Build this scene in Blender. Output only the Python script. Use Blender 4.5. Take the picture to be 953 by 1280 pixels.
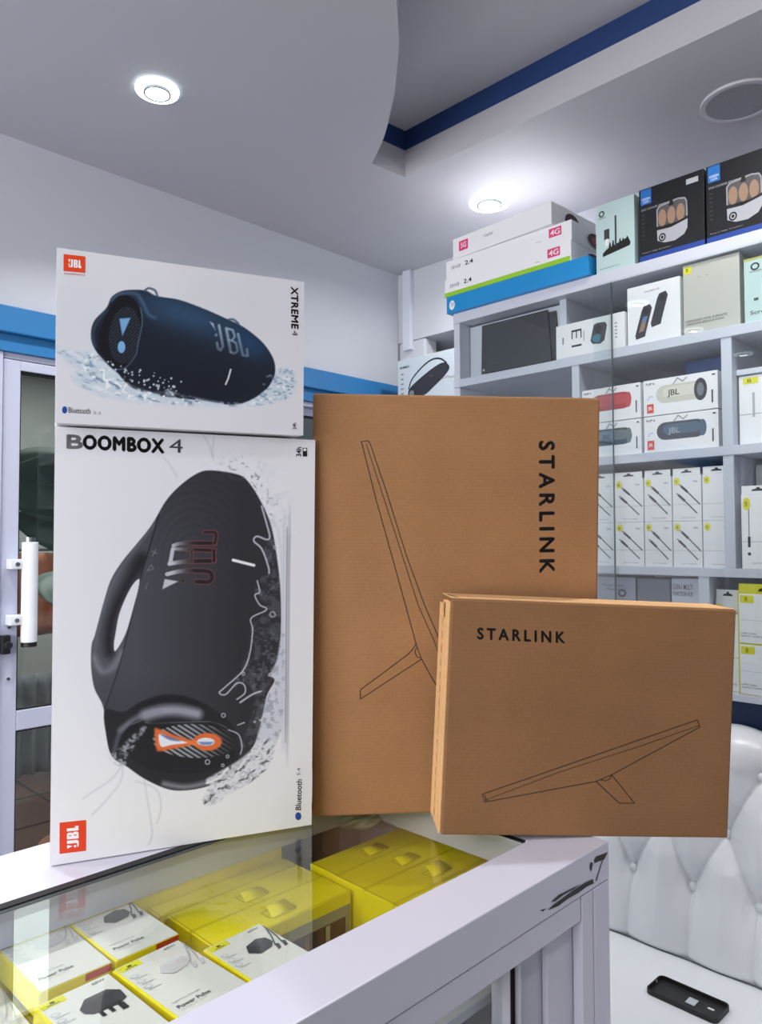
import bpy, bmesh, math, random
import numpy as np
from mathutils import Vector, Matrix, Euler
from mathutils.geometry import tessellate_polygon

random.seed(7)
for o in list(bpy.data.objects): bpy.data.objects.remove(o)
S = bpy.context.scene
COL = S.collection

# ------------------------------------------------------------------ camera, world, exposure
PITCH = math.radians(2.03); ROLL = math.radians(-0.18); CZ = 1.43
s2 = 2 ** -.5
FW = Vector((s2 * math.cos(PITCH), s2 * math.cos(PITCH), math.sin(PITCH)))
RT0 = Vector((s2, -s2, 0)); UP0 = RT0.cross(FW)
RT = RT0 * math.cos(ROLL) + UP0 * math.sin(ROLL)
UP = -RT0 * math.sin(ROLL) + UP0 * math.cos(ROLL)
cam = bpy.data.cameras.new('camera')
cam.sensor_fit = 'VERTICAL'; cam.sensor_height = 36; cam.lens = 935 / 1280 * 36
cam.shift_y = 2 / 1280; cam.clip_start = .02
co = bpy.data.objects.new('camera', cam); COL.objects.link(co)
co.matrix_world = Matrix(((RT.x, UP.x, -FW.x, 0), (RT.y, UP.y, -FW.y, 0), (RT.z, UP.z, -FW.z, CZ), (0, 0, 0, 1)))
S.camera = co
S.view_settings.view_transform = 'Standard'; S.view_settings.look = 'None'
S.view_settings.exposure = 0.0; S.view_settings.gamma = 1.0
S.view_settings.use_curve_mapping = False
LAMP_W = 5.5           # watts of each ceiling downlight
TRAY_FILL_W = 1.5  # added fill downlights overhead, out of view, for the upward faces
SHELF_FILL_W = 5.5  # added unseen downlights that brighten the shelving and sofa
SPOT_W = 7.6
WORLD = .10
SIDE_FILL_W = 106.0       # added fill light in front of the left wall, no opening there

W = bpy.data.worlds.new('daylight'); S.world = W; W.use_nodes = True
W.node_tree.nodes['Background'].inputs[0].default_value = (.88, .92, 1.0, 1)
W.node_tree.nodes['Background'].inputs[1].default_value = WORLD
def area(name, loc, direction, size, power, color=(1, 1, 1), size_y=None, disk=False, spread=None):
    l = bpy.data.lights.new(name, 'AREA'); l.energy = power; l.color = color; l.size = size
    if disk: l.shape = 'DISK'
    elif size_y: l.shape = 'RECTANGLE'; l.size_y = size_y
    if spread: l.spread = spread
    o = bpy.data.objects.new(name, l); COL.objects.link(o); o.location = loc
    o.rotation_euler = Vector(direction).to_track_quat('-Z', 'Y').to_euler()
    return o
area('side_fill', (-2.15, .65, 1.85), (1, .06, -.05), 2.4, SIDE_FILL_W, (1.0, .985, .965), 1.9)  # added soft fill from the left, standing inside the closed wall

def at(px, py, axis, val):
    d = FW + RT * ((px - 476.5) / 935) - UP * ((py - 642) / 935)
    i = 'XYZ'.index(axis); c = Vector((0, 0, CZ)); return c + d * ((val - c[i]) / d[i])

# ------------------------------------------------------------------ materials
def lin(c):
    return tuple(((v / 255) / 12.92 if v / 255 <= .04045 else ((v / 255 + .055) / 1.055) ** 2.4) for v in c)
MATS = {}
def mat(name, rgb, rough=.5, metal=0., emit=0., noise=0., scale=20., bump=0., spec=.5, coat=0., stretch=None):
    if name in MATS: return MATS[name]
    m = bpy.data.materials.new(name); m.use_nodes = True; nt = m.node_tree; b = nt.nodes['Principled BSDF']
    c = lin(rgb); b.inputs['Base Color'].default_value = (*c, 1)
    b.inputs['Roughness'].default_value = rough; b.inputs['Metallic'].default_value = metal
    b.inputs['Specular IOR Level'].default_value = spec; b.inputs['Coat Weight'].default_value = coat
    if emit: b.inputs['Emission Color'].default_value = (*c, 1); b.inputs['Emission Strength'].default_value = emit
    if noise or bump:
        tc = nt.nodes.new('ShaderNodeTexCoord'); mp = nt.nodes.new('ShaderNodeMapping')
        if stretch: mp.inputs['Scale'].default_value = stretch
        nt.links.new(tc.outputs['Object'], mp.inputs[0])
        n = nt.nodes.new('ShaderNodeTexNoise'); n.inputs['Scale'].default_value = scale; n.inputs['Detail'].default_value = 6
        nt.links.new(mp.outputs[0], n.inputs['Vector'])
        if noise:
            r = nt.nodes.new('ShaderNodeValToRGB')
            r.color_ramp.elements[0].position = .3; r.color_ramp.elements[1].position = .7
            r.color_ramp.elements[0].color = (*[v * (1 - noise) for v in c], 1)
            r.color_ramp.elements[1].color = (*[min(1, v * (1 + noise)) for v in c], 1)
            nt.links.new(n.outputs[0], r.inputs[0]); nt.links.new(r.outputs[0], b.inputs['Base Color'])
        if bump:
            bp = nt.nodes.new('ShaderNodeBump'); bp.inputs['Strength'].default_value = bump; bp.inputs['Distance'].default_value = .002
            nt.links.new(n.outputs[0], bp.inputs['Height']); nt.links.new(bp.outputs[0], b.inputs['Normal'])
    MATS[name] = m; return m

def glass_mat(name, tint=(255, 255, 255), ior=1.5, rough=.0, boost=1.0):
    if name in MATS: return MATS[name]
    m = bpy.data.materials.new(name); m.use_nodes = True; nt = m.node_tree; nt.nodes.clear()
    out = nt.nodes.new('ShaderNodeOutputMaterial'); mx = nt.nodes.new('ShaderNodeMixShader')
    t = nt.nodes.new('ShaderNodeBsdfTransparent'); t.inputs[0].default_value = (*lin(tint), 1)
    g = nt.nodes.new('ShaderNodeBsdfGlossy'); g.inputs['Roughness'].default_value = rough
    ge = nt.nodes.new('ShaderNodeNewGeometry'); dt = nt.nodes.new('ShaderNodeVectorMath'); dt.operation = 'DOT_PRODUCT'
    nt.links.new(ge.outputs['Normal'], dt.inputs[0]); nt.links.new(ge.outputs['Incoming'], dt.inputs[1])
    def mth(op, x, y=None):
        n = nt.nodes.new('ShaderNodeMath'); n.operation = op
        for i, v in enumerate((x, y)):
            if v is None: continue
            if isinstance(v, (int, float)): n.inputs[i].default_value = v
            else: nt.links.new(v, n.inputs[i])
        return n.outputs[0]
    r0 = ((ior - 1) / (ior + 1)) ** 2 * boost
    c = mth('ABSOLUTE', dt.outputs['Value']); p5 = mth('POWER', mth('SUBTRACT', 1.0, c), 5.0)
    fac = mth('ADD', mth('MULTIPLY', p5, 1 - r0), r0)
    nt.links.new(fac, mx.inputs[0]); nt.links.new(t.outputs[0], mx.inputs[1]); nt.links.new(g.outputs[0], mx.inputs[2])
    nt.links.new(mx.outputs[0], out.inputs[0]); MATS[name] = m; return m

def paint_mat(name, rough=.35):
    if name in MATS: return MATS[name]
    m = bpy.data.materials.new(name); m.use_nodes = True; nt = m.node_tree; b = nt.nodes['Principled BSDF']
    a = nt.nodes.new('ShaderNodeVertexColor'); a.layer_name = 'print'
    nt.links.new(a.outputs[0], b.inputs['Base Color']); b.inputs['Roughness'].default_value = rough
    MATS[name] = m; return m

def cardboard_mat(name, rgb, sc=1.0):
    if name in MATS: return MATS[name]
    m = mat(name, rgb, rough=.85, noise=.07, scale=9, spec=.2)
    nt = m.node_tree; b = nt.nodes['Principled BSDF']
    ramp = [n for n in nt.nodes if n.type == 'VALTORGB'][0]
    tc = [n for n in nt.nodes if n.type == 'TEX_COORD'][0]
    mp = nt.nodes.new('ShaderNodeMapping'); mp.inputs['Scale'].default_value = (900, 900, 120)
    n2 = nt.nodes.new('ShaderNodeTexNoise'); n2.inputs['Scale'].default_value = 1; n2.inputs['Detail'].default_value = 4
    nt.links.new(tc.outputs['Object'], mp.inputs[0]); nt.links.new(mp.outputs[0], n2.inputs['Vector'])
    mr = nt.nodes.new('ShaderNodeMapRange'); mr.inputs['To Min'].default_value = .88; mr.inputs['To Max'].default_value = 1.10
    mr.inputs['From Min'].default_value = .25; mr.inputs['From Max'].default_value = .75
    nt.links.new(n2.outputs[0], mr.inputs[0])
    wv = nt.nodes.new('ShaderNodeTexWave'); wv.bands_direction = 'Z'; wv.inputs['Scale'].default_value = 60; wv.inputs['Distortion'].default_value = .6
    nt.links.new(tc.outputs['Object'], wv.inputs['Vector'])
    mr2 = nt.nodes.new('ShaderNodeMapRange'); mr2.inputs['To Min'].default_value = .985; mr2.inputs['To Max'].default_value = 1.012
    nt.links.new(wv.outputs[1], mr2.inputs[0])
    mm = nt.nodes.new('ShaderNodeMath'); mm.operation = 'MULTIPLY'
    nt.links.new(mr.outputs[0], mm.inputs[0]); nt.links.new(mr2.outputs[0], mm.inputs[1])
    vm = nt.nodes.new('ShaderNodeVectorMath'); vm.operation = 'SCALE'
    nt.links.new(ramp.outputs[0], vm.inputs[0]); nt.links.new(mm.outputs[0], vm.inputs['Scale'])
    nt.links.new(vm.outputs[0], b.inputs['Base Color'])
    bp = nt.nodes.new('ShaderNodeBump'); bp.inputs['Strength'].default_value = .08; bp.inputs['Distance'].default_value = .0006
    nt.links.new(wv.outputs[1], bp.inputs['Height']); nt.links.new(bp.outputs[0], b.inputs['Normal'])
    return m

def M(r, g, b, rough=.45, **k):
    return mat('paint_%d_%d_%d' % (r, g, b), (r, g, b), rough, **k)

# ------------------------------------------------------------------ mesh helpers
def link(name, me, m=None, parent=None):
    o = bpy.data.objects.new(name, me); COL.objects.link(o)
    if m is not None:
        for k in (m if isinstance(m, (list, tuple)) else [m]): me.materials.append(k)
    if parent is not None: o.parent = parent
    return o
def finish(name, bm, m, parent=None, smooth=False, bevel=0, seg=2):
    me = bpy.data.meshes.new(name)
    bmesh.ops.recalc_face_normals(bm, faces=bm.faces)
    bm.to_mesh(me); bm.free()
    if smooth:
        for p in me.polygons: p.use_smooth = True
    o = link(name, me, m, parent)
    if bevel:
        md = o.modifiers.new('bevel', 'BEVEL'); md.width = bevel; md.segments = seg; md.limit_method = 'ANGLE'
    return o
def bx(bm, lo, hi, mi=0):
    x0, y0, z0 = lo; x1, y1, z1 = hi
    v = [bm.verts.new(p) for p in ((x0, y0, z0), (x1, y0, z0), (x1, y1, z0), (x0, y1, z0), (x0, y0, z1), (x1, y0, z1), (x1, y1, z1), (x0, y1, z1))]
    for q in ((0, 3, 2, 1), (4, 5, 6, 7), (0, 1, 5, 4), (1, 2, 6, 5), (2, 3, 7, 6), (3, 0, 4, 7)):
        f = bm.faces.new([v[i] for i in q]); f.material_index = mi
    return v
def box(name, lo, hi, m, parent=None, bevel=.001, **k):
    bm = bmesh.new(); bx(bm, lo, hi); return finish(name, bm, m, parent, bevel=bevel, **k)
def cyl(bm, c, r, h, axis='Z', seg=32, r2=None, caps=True):
    c = Vector(c); rot = {'Z': Matrix(), 'X': Matrix.Rotation(math.pi / 2, 4, 'Y'), 'Y': Matrix.Rotation(math.pi / 2, 4, 'X')}[axis]
    bmesh.ops.create_cone(bm, cap_ends=caps, segments=seg, radius1=r, radius2=r if r2 is None else r2, depth=h, matrix=Matrix.Translation(c) @ rot)
def ring(bm, c, r0, r1, z0, z1, seg=48):
    rows = []
    for i in range(seg):
        a = 2 * math.pi * i / seg; ca, sa = math.cos(a), math.sin(a)
        rows.append([bm.verts.new((c[0] + r * ca, c[1] + r * sa, z)) for r, z in ((r0, z1), (r0, z0), (r1, z0), (r1, z1))])
    for i in range(seg):
        a, b = rows[i], rows[(i + 1) % seg]
        for k in range(4): bm.faces.new((a[k], a[(k + 1) % 4], b[(k + 1) % 4], b[k]))
def empty(name, loc=(0, 0, 0), rot=(0, 0, 0), parent=None):
    o = bpy.data.objects.new(name, None); COL.objects.link(o); o.location = loc; o.rotation_euler = rot
    o.empty_display_size = .05
    if parent: o.parent = parent
    return o
def tag(o, label, cat, group=None, kind=None):
    if label: o['label'] = label
    if cat: o['category'] = cat
    if group: o['group'] = group
    if kind: o['kind'] = kind
    return o
def struct(name, bm, m, **k):
    o = finish(name, bm, m, **k); o['kind'] = 'structure'; return o
def tube(bm, pts, r, seg=10):
    pts = [Vector(p) for p in pts]; prev = None
    for i, p in enumerate(pts):
        t = (pts[min(i + 1, len(pts) - 1)] - pts[max(i - 1, 0)]).normalized()
        a = t.orthogonal().normalized() if prev is None else (prev - t * prev.dot(t)).normalized(); prev = a
        b = t.cross(a)
        cur = [bm.verts.new(p + (a * math.cos(2 * math.pi * k / seg) + b * math.sin(2 * math.pi * k / seg)) * r) for k in range(seg)]
        if i:
            for k in range(seg): bm.faces.new((last[k], last[(k + 1) % seg], cur[(k + 1) % seg], cur[k]))
        else: bm.faces.new(cur[::-1])
        last = cur
    bm.faces.new(last)

# ------------------------------------------------------------------ flat printing on carton faces
TXT = {}
def text_mesh(s, off=0., sp=1.0, shear=0.):
    key = (s, off, sp, shear)
    if key in TXT: return TXT[key]
    c = bpy.data.curves.new('t', 'FONT'); c.body = s; c.size = 1; c.offset = off; c.space_character = sp; c.shear = shear
    c.resolution_u = 3
    o = bpy.data.objects.new('t', c); COL.objects.link(o)
    dg = bpy.context.evaluated_depsgraph_get(); me = bpy.data.meshes.new_from_object(o.evaluated_get(dg))
    v = [tuple(a.co) for a in me.vertices]; f = [tuple(p.vertices) for p in me.polygons]
    bpy.data.objects.remove(o); bpy.data.curves.remove(c); bpy.data.meshes.remove(me)
    xs = [a[0] for a in v]; ys = [a[1] for a in v]
    x0, x1, y0, y1 = min(xs), max(xs), min(ys), max(ys)
    v = [((a[0] - x0) / (x1 - x0), (a[1] - y0) / (y1 - y0)) for a in v]
    TXT[key] = (v, f); return TXT[key]
def homography(src, dst):
    A = []; B = []
    for (x, y), (u, v) in zip(src, dst):
        A.append([x, y, 1, 0, 0, 0, -u * x, -u * y]); B.append(u)
        A.append([0, 0, 0, x, y, 1, -v * x, -v * y]); B.append(v)
    h = np.linalg.solve(np.array(A, float), np.array(B, float)); return np.append(h, 1).reshape(3, 3)
class Print:
    """ink on a carton face. Face coordinates (u to the right, v up, metres); art may be given on
    an artboard whose four corners (bl, br, tr, tl) map onto the face."""
    def __init__(s, w, h, board=None, eps=.00015, face='front', d=0):
        s.w, s.h, s.eps, s.k = w, h, eps, 1; s.bm = bmesh.new(); s.lay = s.bm.faces.layers.int.new('k'); s.kinds = {}; s.m = []; s.face = face; s.d = d
        s.H = homography(board, [(0, 0), (w, 0), (w, h), (0, h)]) if board else None
    def P(s, p):
        if s.H is None: return (p[0] * s.w, p[1] * s.h)
        q = s.H @ np.array([p[0], p[1], 1.]); return (q[0] / q[2], q[1] / q[2])
    def mi(s, m):
        if m not in s.m: s.m.append(m)
        return s.m.index(m)
    def vert(s, uv):
        e = s.eps + .00003 * s.k
        if s.face == 'front': return s.bm.verts.new((uv[0], -e, uv[1]))
        if s.face == 'top': return s.bm.verts.new((uv[0], uv[1], s.d + e))
        if s.face == 'right': return s.bm.verts.new((s.d + e, uv[0], uv[1]))
        if s.face == 'left': return s.bm.verts.new((-e, s.d - uv[0], uv[1]))
    def poly(s, pts, m, raw=False):
        P = [p if raw else s.P(p) for p in pts]; i = s.mi(m); vs = [s.vert(p) for p in P]
        for t in tessellate_polygon([[Vector((p[0], p[1], 0)) for p in P]]):
            try: f = s.bm.faces.new([vs[a] for a in t]); f.material_index = i; f[s.lay] = s.k
            except ValueError: pass
        s.k += 1
    def rect(s, x0, y0, x1, y1, m): s.poly([(x0, y0), (x1, y0), (x1, y1), (x0, y1)], m)
    def ell(s, x, y, rx, ry, m, n=24, rot=0):
        c, q = math.cos(rot), math.sin(rot)
        s.poly([(x + rx * math.cos(a) * c - ry * math.sin(a) * q, y + rx * math.cos(a) * q + ry * math.sin(a) * c) for a in [2 * math.pi * i / n for i in range(n)]], m)
    def pill(s, x0, y0, x1, y1, r, m, n=10, asp=1.):
        # capsule between two points in units of the face width/height
        a = math.atan2((y1 - y0), (x1 - x0) * asp); pts = []
        for k in range(n + 1):
            t = a + math.pi / 2 + math.pi * k / n; pts.append((x0 + r * math.cos(t) / asp, y0 + r * math.sin(t)))
        for k in range(n + 1):
            t = a - math.pi / 2 + math.pi * k / n; pts.append((x1 + r * math.cos(t) / asp, y1 + r * math.sin(t)))
        s.poly(pts, m)
    def line(s, pts, wd, m, closed=False):
        P = [Vector(s.P(p)) for p in pts]; n = len(P)
        for i in range(n if closed else n - 1):
            a, b = P[i], P[(i + 1) % n]; d = (b - a)
            if d.length < 1e-7: continue
            t = d.normalized(); nn = Vector((-t.y, t.x)) * wd / 2; e = t * wd * .3
            k = s.k; s.poly([a - nn - e, b - nn + e, b + nn + e, a + nn - e], m, raw=True); s.k = k
        s.k += 1
    def text(s, st, quad, m, off=0., sp=1., shear=0., bold=0.):
        """quad: bottom-left, bottom-right, top-right, top-left of the word on the artboard"""
        v, f = text_mesh(st, off, sp, shear); i = s.mi(m); (a, b, c, d) = [Vector(q) for q in quad]
        s.kinds[s.k] = 'lettering'
        for dx, dy in (((-bold, 0), (bold, 0), (0, 0), (0, bold), (0, -bold)) if bold else ((0, 0),)):
            vs = []
            for (x, y) in v:
                x += dx * (d - a).length / max((b - a).length, 1e-6); y += dy
                p = a * (1 - x) * (1 - y) + b * x * (1 - y) + c * x * y + d * (1 - x) * y
                vs.append(s.vert(s.P(p)))
            for q in f:
                try: g = s.bm.faces.new([vs[j] for j in q]); g.material_index = i; g[s.lay] = s.k
                except ValueError: pass
        s.k += 1
    def t2(s, st, x0, y0, x1, y1, m, **k): s.text(st, [(x0, y0), (x1, y0), (x1, y1), (x0, y1)], m, **k)
    def done(s, name, parent):
        if name == 'lettering':
            # every word or mark is a part of its own
            for k in sorted({f[s.lay] for f in s.bm.faces}):
                b = s.bm.copy(); ly = b.faces.layers.int['k']
                bmesh.ops.delete(b, geom=[f for f in b.faces if f[ly] != k], context='FACES')
                nm = s.kinds.get(k, 'printed_mark'); me = bpy.data.meshes.new(nm); b.to_mesh(me); b.free(); o = link(nm, me, s.m, parent)
            s.bm.free(); return o
        me = bpy.data.meshes.new(name); s.bm.to_mesh(me); s.bm.free()
        return link(name, me, s.m, parent)

BLACK = M(18, 18, 20); DGREY = M(60, 62, 68); MGREY = M(125, 128, 134); LGREY = M(178, 181, 188)
INKW = M(236, 236, 238); YEL = M(226, 222, 20); ORANGE = M(222, 62, 14); BLUEI = M(28, 70, 150)
WHITEPAPER = mat('white_coated_card', (232, 232, 235), .38, noise=.015, scale=3)

def carton(name, label, cat, loc, rot, w, d, h, m, group=None, bevel=.0012, body='carton_body'):
    """origin at the front left bottom corner, x along the front face, y into the depth"""
    e = empty(name, loc, rot); tag(e, label, cat, group)
    box(body, (0, 0, 0), (w, d, h), m, e, bevel=bevel)
    return e

# ------------------------------------------------------------------ the room
CEIL = 2.6; XR = 2.62; YB = 2.26
wall_m = mat('wall_paint', (196, 199, 208), .6, noise=.012, scale=2.5)
ceil_m = mat('ceiling_paint', (186, 185, 192), .55, noise=.015, scale=1.5)
white_al = mat('white_powder_coat', (206, 206, 222), .32, noise=.01, scale=4)
white_sh = mat('white_shelf_board', (205, 209, 222), .4, noise=.012, scale=5)
blue_m = mat('bright_blue_paint', (42, 114, 172), .4, noise=.02, scale=3)
navy_m = mat('navy_paint', (28, 58, 112), .5, noise=.03, scale=3)
floor_m = mat('floor_tile', (96, 92, 90), .35, noise=.06, scale=3)

bm = bmesh.new(); bx(bm, (-2.3, -2.3, -.05), (XR, YB + .02, 0)); struct('floor', bm, floor_m)
bm = bmesh.new(); bx(bm, (XR, -2.3, 0), (XR + .1, YB + .1, 2.8)); struct('wall_right', bm, wall_m)
# wall above the sliding door (door opening X .70-2.34, z 0-1.985)
bm = bmesh.new(); bx(bm, (-2.3, YB, 2.10), (XR, YB + .1, 2.8)); bx(bm, (-2.3, YB, 0), (.66, YB + .1, 2.10)); bx(bm, (2.34, YB, 0), (XR, YB + .1, 2.10))
struct('wall_back', bm, wall_m)
bm = bmesh.new(); bx(bm, (-2.4, -1.0, 0), (-2.3, YB + .1, 2.8)); struct('wall_left', bm, wall_m)
bm = bmesh.new(); bx(bm, (.2, -2.4, 0), (XR + .1, -2.3, 2.8)); struct('wall_front', bm, wall_m)
# bulkhead over the right wall
bm = bmesh.new(); bx(bm, (2.37, -2.3, 2.295), (XR, YB, CEIL)); struct('trim_1', bm, wall_m, bevel=.002)
bm = bmesh.new(); bx(bm, (2.345, 2.165, 2.25), (2.37, 2.21, CEIL)); struct('trim_2', bm, white_sh, bevel=.003)
bm = bmesh.new(); bx(bm, (2.37, 2.10, 2.20), (2.45, 2.255, 2.295)); struct('trim_5', bm, wall_m, bevel=.01)
# blue fascia bands over the door
bm = bmesh.new(); bx(bm, (-2.3, YB - .035, 2.022), (2.36, YB, 2.098)); struct('trim_3', bm, blue_m, bevel=.003)
bm = bmesh.new(); bx(bm, (-2.3, YB - .014, 1.972), (2.34, YB + .004, 2.022)); struct('trim_4', bm, blue_m, bevel=.002)

# ceiling with the sunken tray whose left side sweeps round in a curve
curve = [(465, 204.5), (480, 172), (491, 129), (495.4, 97), (499, 54), (496.5, 8)]
hole = [at(507, 222, 'Z', CEIL)] + [at(a, b, 'Z', CEIL) for a, b in curve]
hole = [(1.738, 1.622)] + [(p.x, p.y) for p in hole[1:]]
cx = [(1.02, .98), (.84, .86), (.60, .76), (.30, .70), (-.1, .68), (-.6, .66), (-.6, -1.4), (1.738, -1.4)]
def smooth_pts(pts, n=6):
    out = []
    for i in range(len(pts) - 1):
        p0 = pts[max(i - 1, 0)]; p1 = pts[i]; p2 = pts[i + 1]; p3 = pts[min(i + 2, len(pts) - 1)]
        for k in range(n):
            t = k / n
            out.append(tuple(.5 * ((2 * p1[j]) + (-p0[j] + p2[j]) * t + (2 * p0[j] - 5 * p1[j] + 4 * p2[j] - p3[j]) * t * t + (-p0[j] + 3 * p1[j] - 3 * p2[j] + p3[j]) * t ** 3) for j in (0, 1)))
    out.append(pts[-1]); return out
arc = smooth_pts(hole[1:] + cx[:6])
HOLE = [hole[0]] + arc + cx[6:]
outer = [(-2.3, -2.3), (XR, -2.3), (XR, YB), (-2.3, YB)]
bm = bmesh.new()
tri = tessellate_polygon([[Vector((*p, 0)) for p in outer], [Vector((*p, 0)) for p in HOLE]])
vs = [bm.verts.new((*p, CEIL)) for p in outer + HOLE]
for t in tri:
    try: bm.faces.new([vs[i] for i in t])
    except ValueError: pass
n = len(HOLE)
def lip(bm, z0, z1, mi, inset=0.):
    a = [bm.verts.new((*p, z0)) for p in HOLE]; b = [bm.verts.new((*p, z1)) for p in HOLE]
    for i in range(n):
        f = bm.faces.new((a[i], a[(i + 1) % n], b[(i + 1) % n], b[i])); f.material_index = mi
lip(bm, CEIL, 2.689, 0); lip(bm, 2.689, 2.753, 1)
u = [bm.verts.new(p) for p in ((-2.3, -2.3, 2.753), (XR, -2.3, 2.753), (XR, YB, 2.753), (-2.3, YB, 2.753))]
bm.faces.new(u)
me = bpy.data.meshes.new('ceiling'); bm.to_mesh(me); bm.free()
co_ = link('ceiling', me, [ceil_m, navy_m]); co_['kind'] = 'structure'

# ------------------------------------------------------------------ ceiling downlights and the ceiling speaker
def downlight(x, y, label, r=.055, z=CEIL, watts=LAMP_W, em=14, sp=118):
    e = empty('downlight', (x, y, z)); tag(e, label, 'ceiling light', 'round downlights in the ceiling')
    bm = bmesh.new(); ring(bm, (0, 0), r * .60, r, -.010, 0); finish('glass_rim', bm, mat('lit_glass_rim', (225, 240, 240), .2, emit=3.0), e, smooth=False, bevel=.003)
    bm = bmesh.new(); ring(bm, (0, 0), r * .54, r * .62, -.016, 0); finish('metal_ring', bm, mat('brushed_ring', (120, 125, 128), .3, metal=.9), e, bevel=.001)
    bm = bmesh.new(); cyl(bm, (0, 0, -.006), r * .55, .008); finish('lamp', bm, mat('lamp_glow', (250, 255, 255), .5, emit=em), e)
    l = area('lamp_light', (x, y, z - .022), (0, 0, -1), r * 1.1, watts, (1.0, .985, .96), disk=True, spread=math.radians(sp)); l.parent = e; l.location = (0, 0, -.022)
    return e
downlight(.934, 1.749, 'round lit downlight in the ceiling above the white cartons')
downlight(2.071, 1.535, 'round lit downlight glaring over the top shelf', r=.07, watts=SPOT_W, sp=165)
for x, q in ((.27, 'second'), (-.40, 'third'), (-1.17, 'fourth')): downlight(x, 1.69, 'round downlight outside the left edge, %s of the ceiling row by the door' % q)
for x, y, q in ((.3, .25, 'nearer'), (-.35, .25, 'farther')):
    downlight(x, y, '%s of two unseen fill lights added above the camera in the sunken ceiling' % q, z=2.753, watts=TRAY_FILL_W)
for x, y, q in ((1.45, .55, 'nearer'), (1.5, -.3, 'farther')): downlight(x, y, '%s of two unseen fill lights added on the shelving side of the sunken ceiling' % q, z=2.753, watts=SHELF_FILL_W)
e = empty('ceiling_speaker', (2.061, .703, CEIL)); tag(e, 'round grey speaker grille set in the ceiling by the right edge', 'speaker')
bm = bmesh.new(); ring(bm, (0, 0), .083, .098, -.008, 0, 64); finish('speaker_rim', bm, mat('speaker_rim_white', (200, 200, 208), .4), e, bevel=.002)
bm = bmesh.new(); cyl(bm, (0, 0, -.004), .084, .006, seg=64); g = finish('grille', bm, mat('grille_grey', (150, 152, 160), .6, noise=.25, scale=400), e)

# ------------------------------------------------------------------ sliding glass door in the back wall, and what is beyond it
tile_m = mat('brown_tile', (96, 66, 56), .4, noise=.15, scale=6)
bm = bmesh.new(); bx(bm, (-2.5, YB + .1, -.05), (4.5, 7.0, -.005)); struct('floor_outside', bm, tile_m)
bm = bmesh.new()
for k in range(9):
    bx(bm, (-2.5, 2.6 + .45 * k, -.006), (4.5, 2.612 + .45 * k, -.001)); bx(bm, (-1.5 + .45 * k, YB + .1, -.006), (-1.488 + .45 * k, 7.0, -.001))
struct('trim_6', bm, mat('tile_joint', (50, 38, 34), .7))
bm = bmesh.new(); bx(bm, (-2.5, 6.0, 0), (4.5, 6.1, 3.0)); struct('wall_outside', bm, mat('outside_wall', (196, 196, 192), .7, noise=.05, scale=2))

door_al = mat('door_powder_coat', (184, 188, 210), .32, noise=.01, scale=4)
fr = bmesh.new()
bx(fr, (.66, YB - .005, 0), (.735, YB + .07, 1.972)); bx(fr, (2.29, YB - .005, 0), (2.34, YB + .07, 1.972)); bx(fr, (.735, YB, 1.955), (2.29, YB + .07, 1.972))
o = finish('door_1', fr, door_al, bevel=.002); o['kind'] = 'structure'
door = o
def panel(x0, x1, y0):
    b = bmesh.new(); y1 = y0 + .03
    bx(b, (x0, y0, .05), (x0 + .048, y1, 1.953)); bx(b, (x1 - .048, y0, .05), (x1, y1, 1.953))
    bx(b, (x0 + .048, y0, 1.925), (x1 - .048, y1, 1.953)); bx(b, (x0 + .048, y0, .889), (x1 - .048, y1, .945)); bx(b, (x0 + .048, y0, .05), (x1 - .048, y1, .16))
    f = finish('door_frame', b, door_al, door, bevel=.002)
    g = bmesh.new(); bx(g, (x0 + .048, y0 + .012, .945), (x1 - .048, y0 + .016, 1.925)); bx(g, (x0 + .048, y0 + .012, .16), (x1 - .048, y0 + .016, .889))
    finish('glass_pane', g, glass_mat('door_glass', (225, 232, 230)), door)
    k = bmesh.new()
    for z0, z1 in ((1.918, 1.925), (.945, .950), (.884, .889)): bx(k, (x0 + .048, y0 + .006, z0), (x1 - .048, y0 + .022, z1))
    bx(k, (x0 + .048, y0 + .006, .16), (x0 + .052, y0 + .022, 1.925))
    finish('rubber_seal', k, mat('black_rubber', (14, 14, 15), .6), door)
panel(.737, 1.34, YB + .002); panel(1.30, 2.288, YB + .036)
hm = mat('gloss_white_tube', (225, 228, 235), .25)
hd = bmesh.new(); cyl(hd, (.806, YB - .03, 1.285), .022, .285, seg=32); h_ = finish('door_handle', hd, hm, door, smooth=False, bevel=.002)
b = bmesh.new(); cyl(b, (.806, YB - .03, 1.136), .021, .012); finish('handle_end', b, BLACK, h_)
b = bmesh.new(); cyl(b, (.806, YB - .03, 1.434), .016, .014); finish('handle_end', b, mat('steel', (160, 165, 170), .25, metal=1), h_)
for z in (1.365, 1.207):
    b = bmesh.new(); bx(b, (.752, YB - .036, z - .014), (.80, YB + .002, z + .014)); finish('handle_bracket', b, hm, h_, bevel=.002)
    b = bmesh.new(); cyl(b, (.770, YB - .038, z), .006, .006, 'Y', 16); finish('screw', b, mat('steel', (160, 165, 170), .25, metal=1), h_)
b = bmesh.new(); bx(b, (.738, YB - .018, 1.112), (.762, YB + .002, 1.165)); cyl(b, (.752, YB - .022, 1.138), .011, .02, 'Y', 20); finish('door_lock', b, BLACK, door, bevel=.003)
b = bmesh.new()
for z in (1.185, 1.04): cyl(b, (.762, YB, z), .004, .008, 'Y', 12)
finish('screw', b, DGREY, door)
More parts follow.
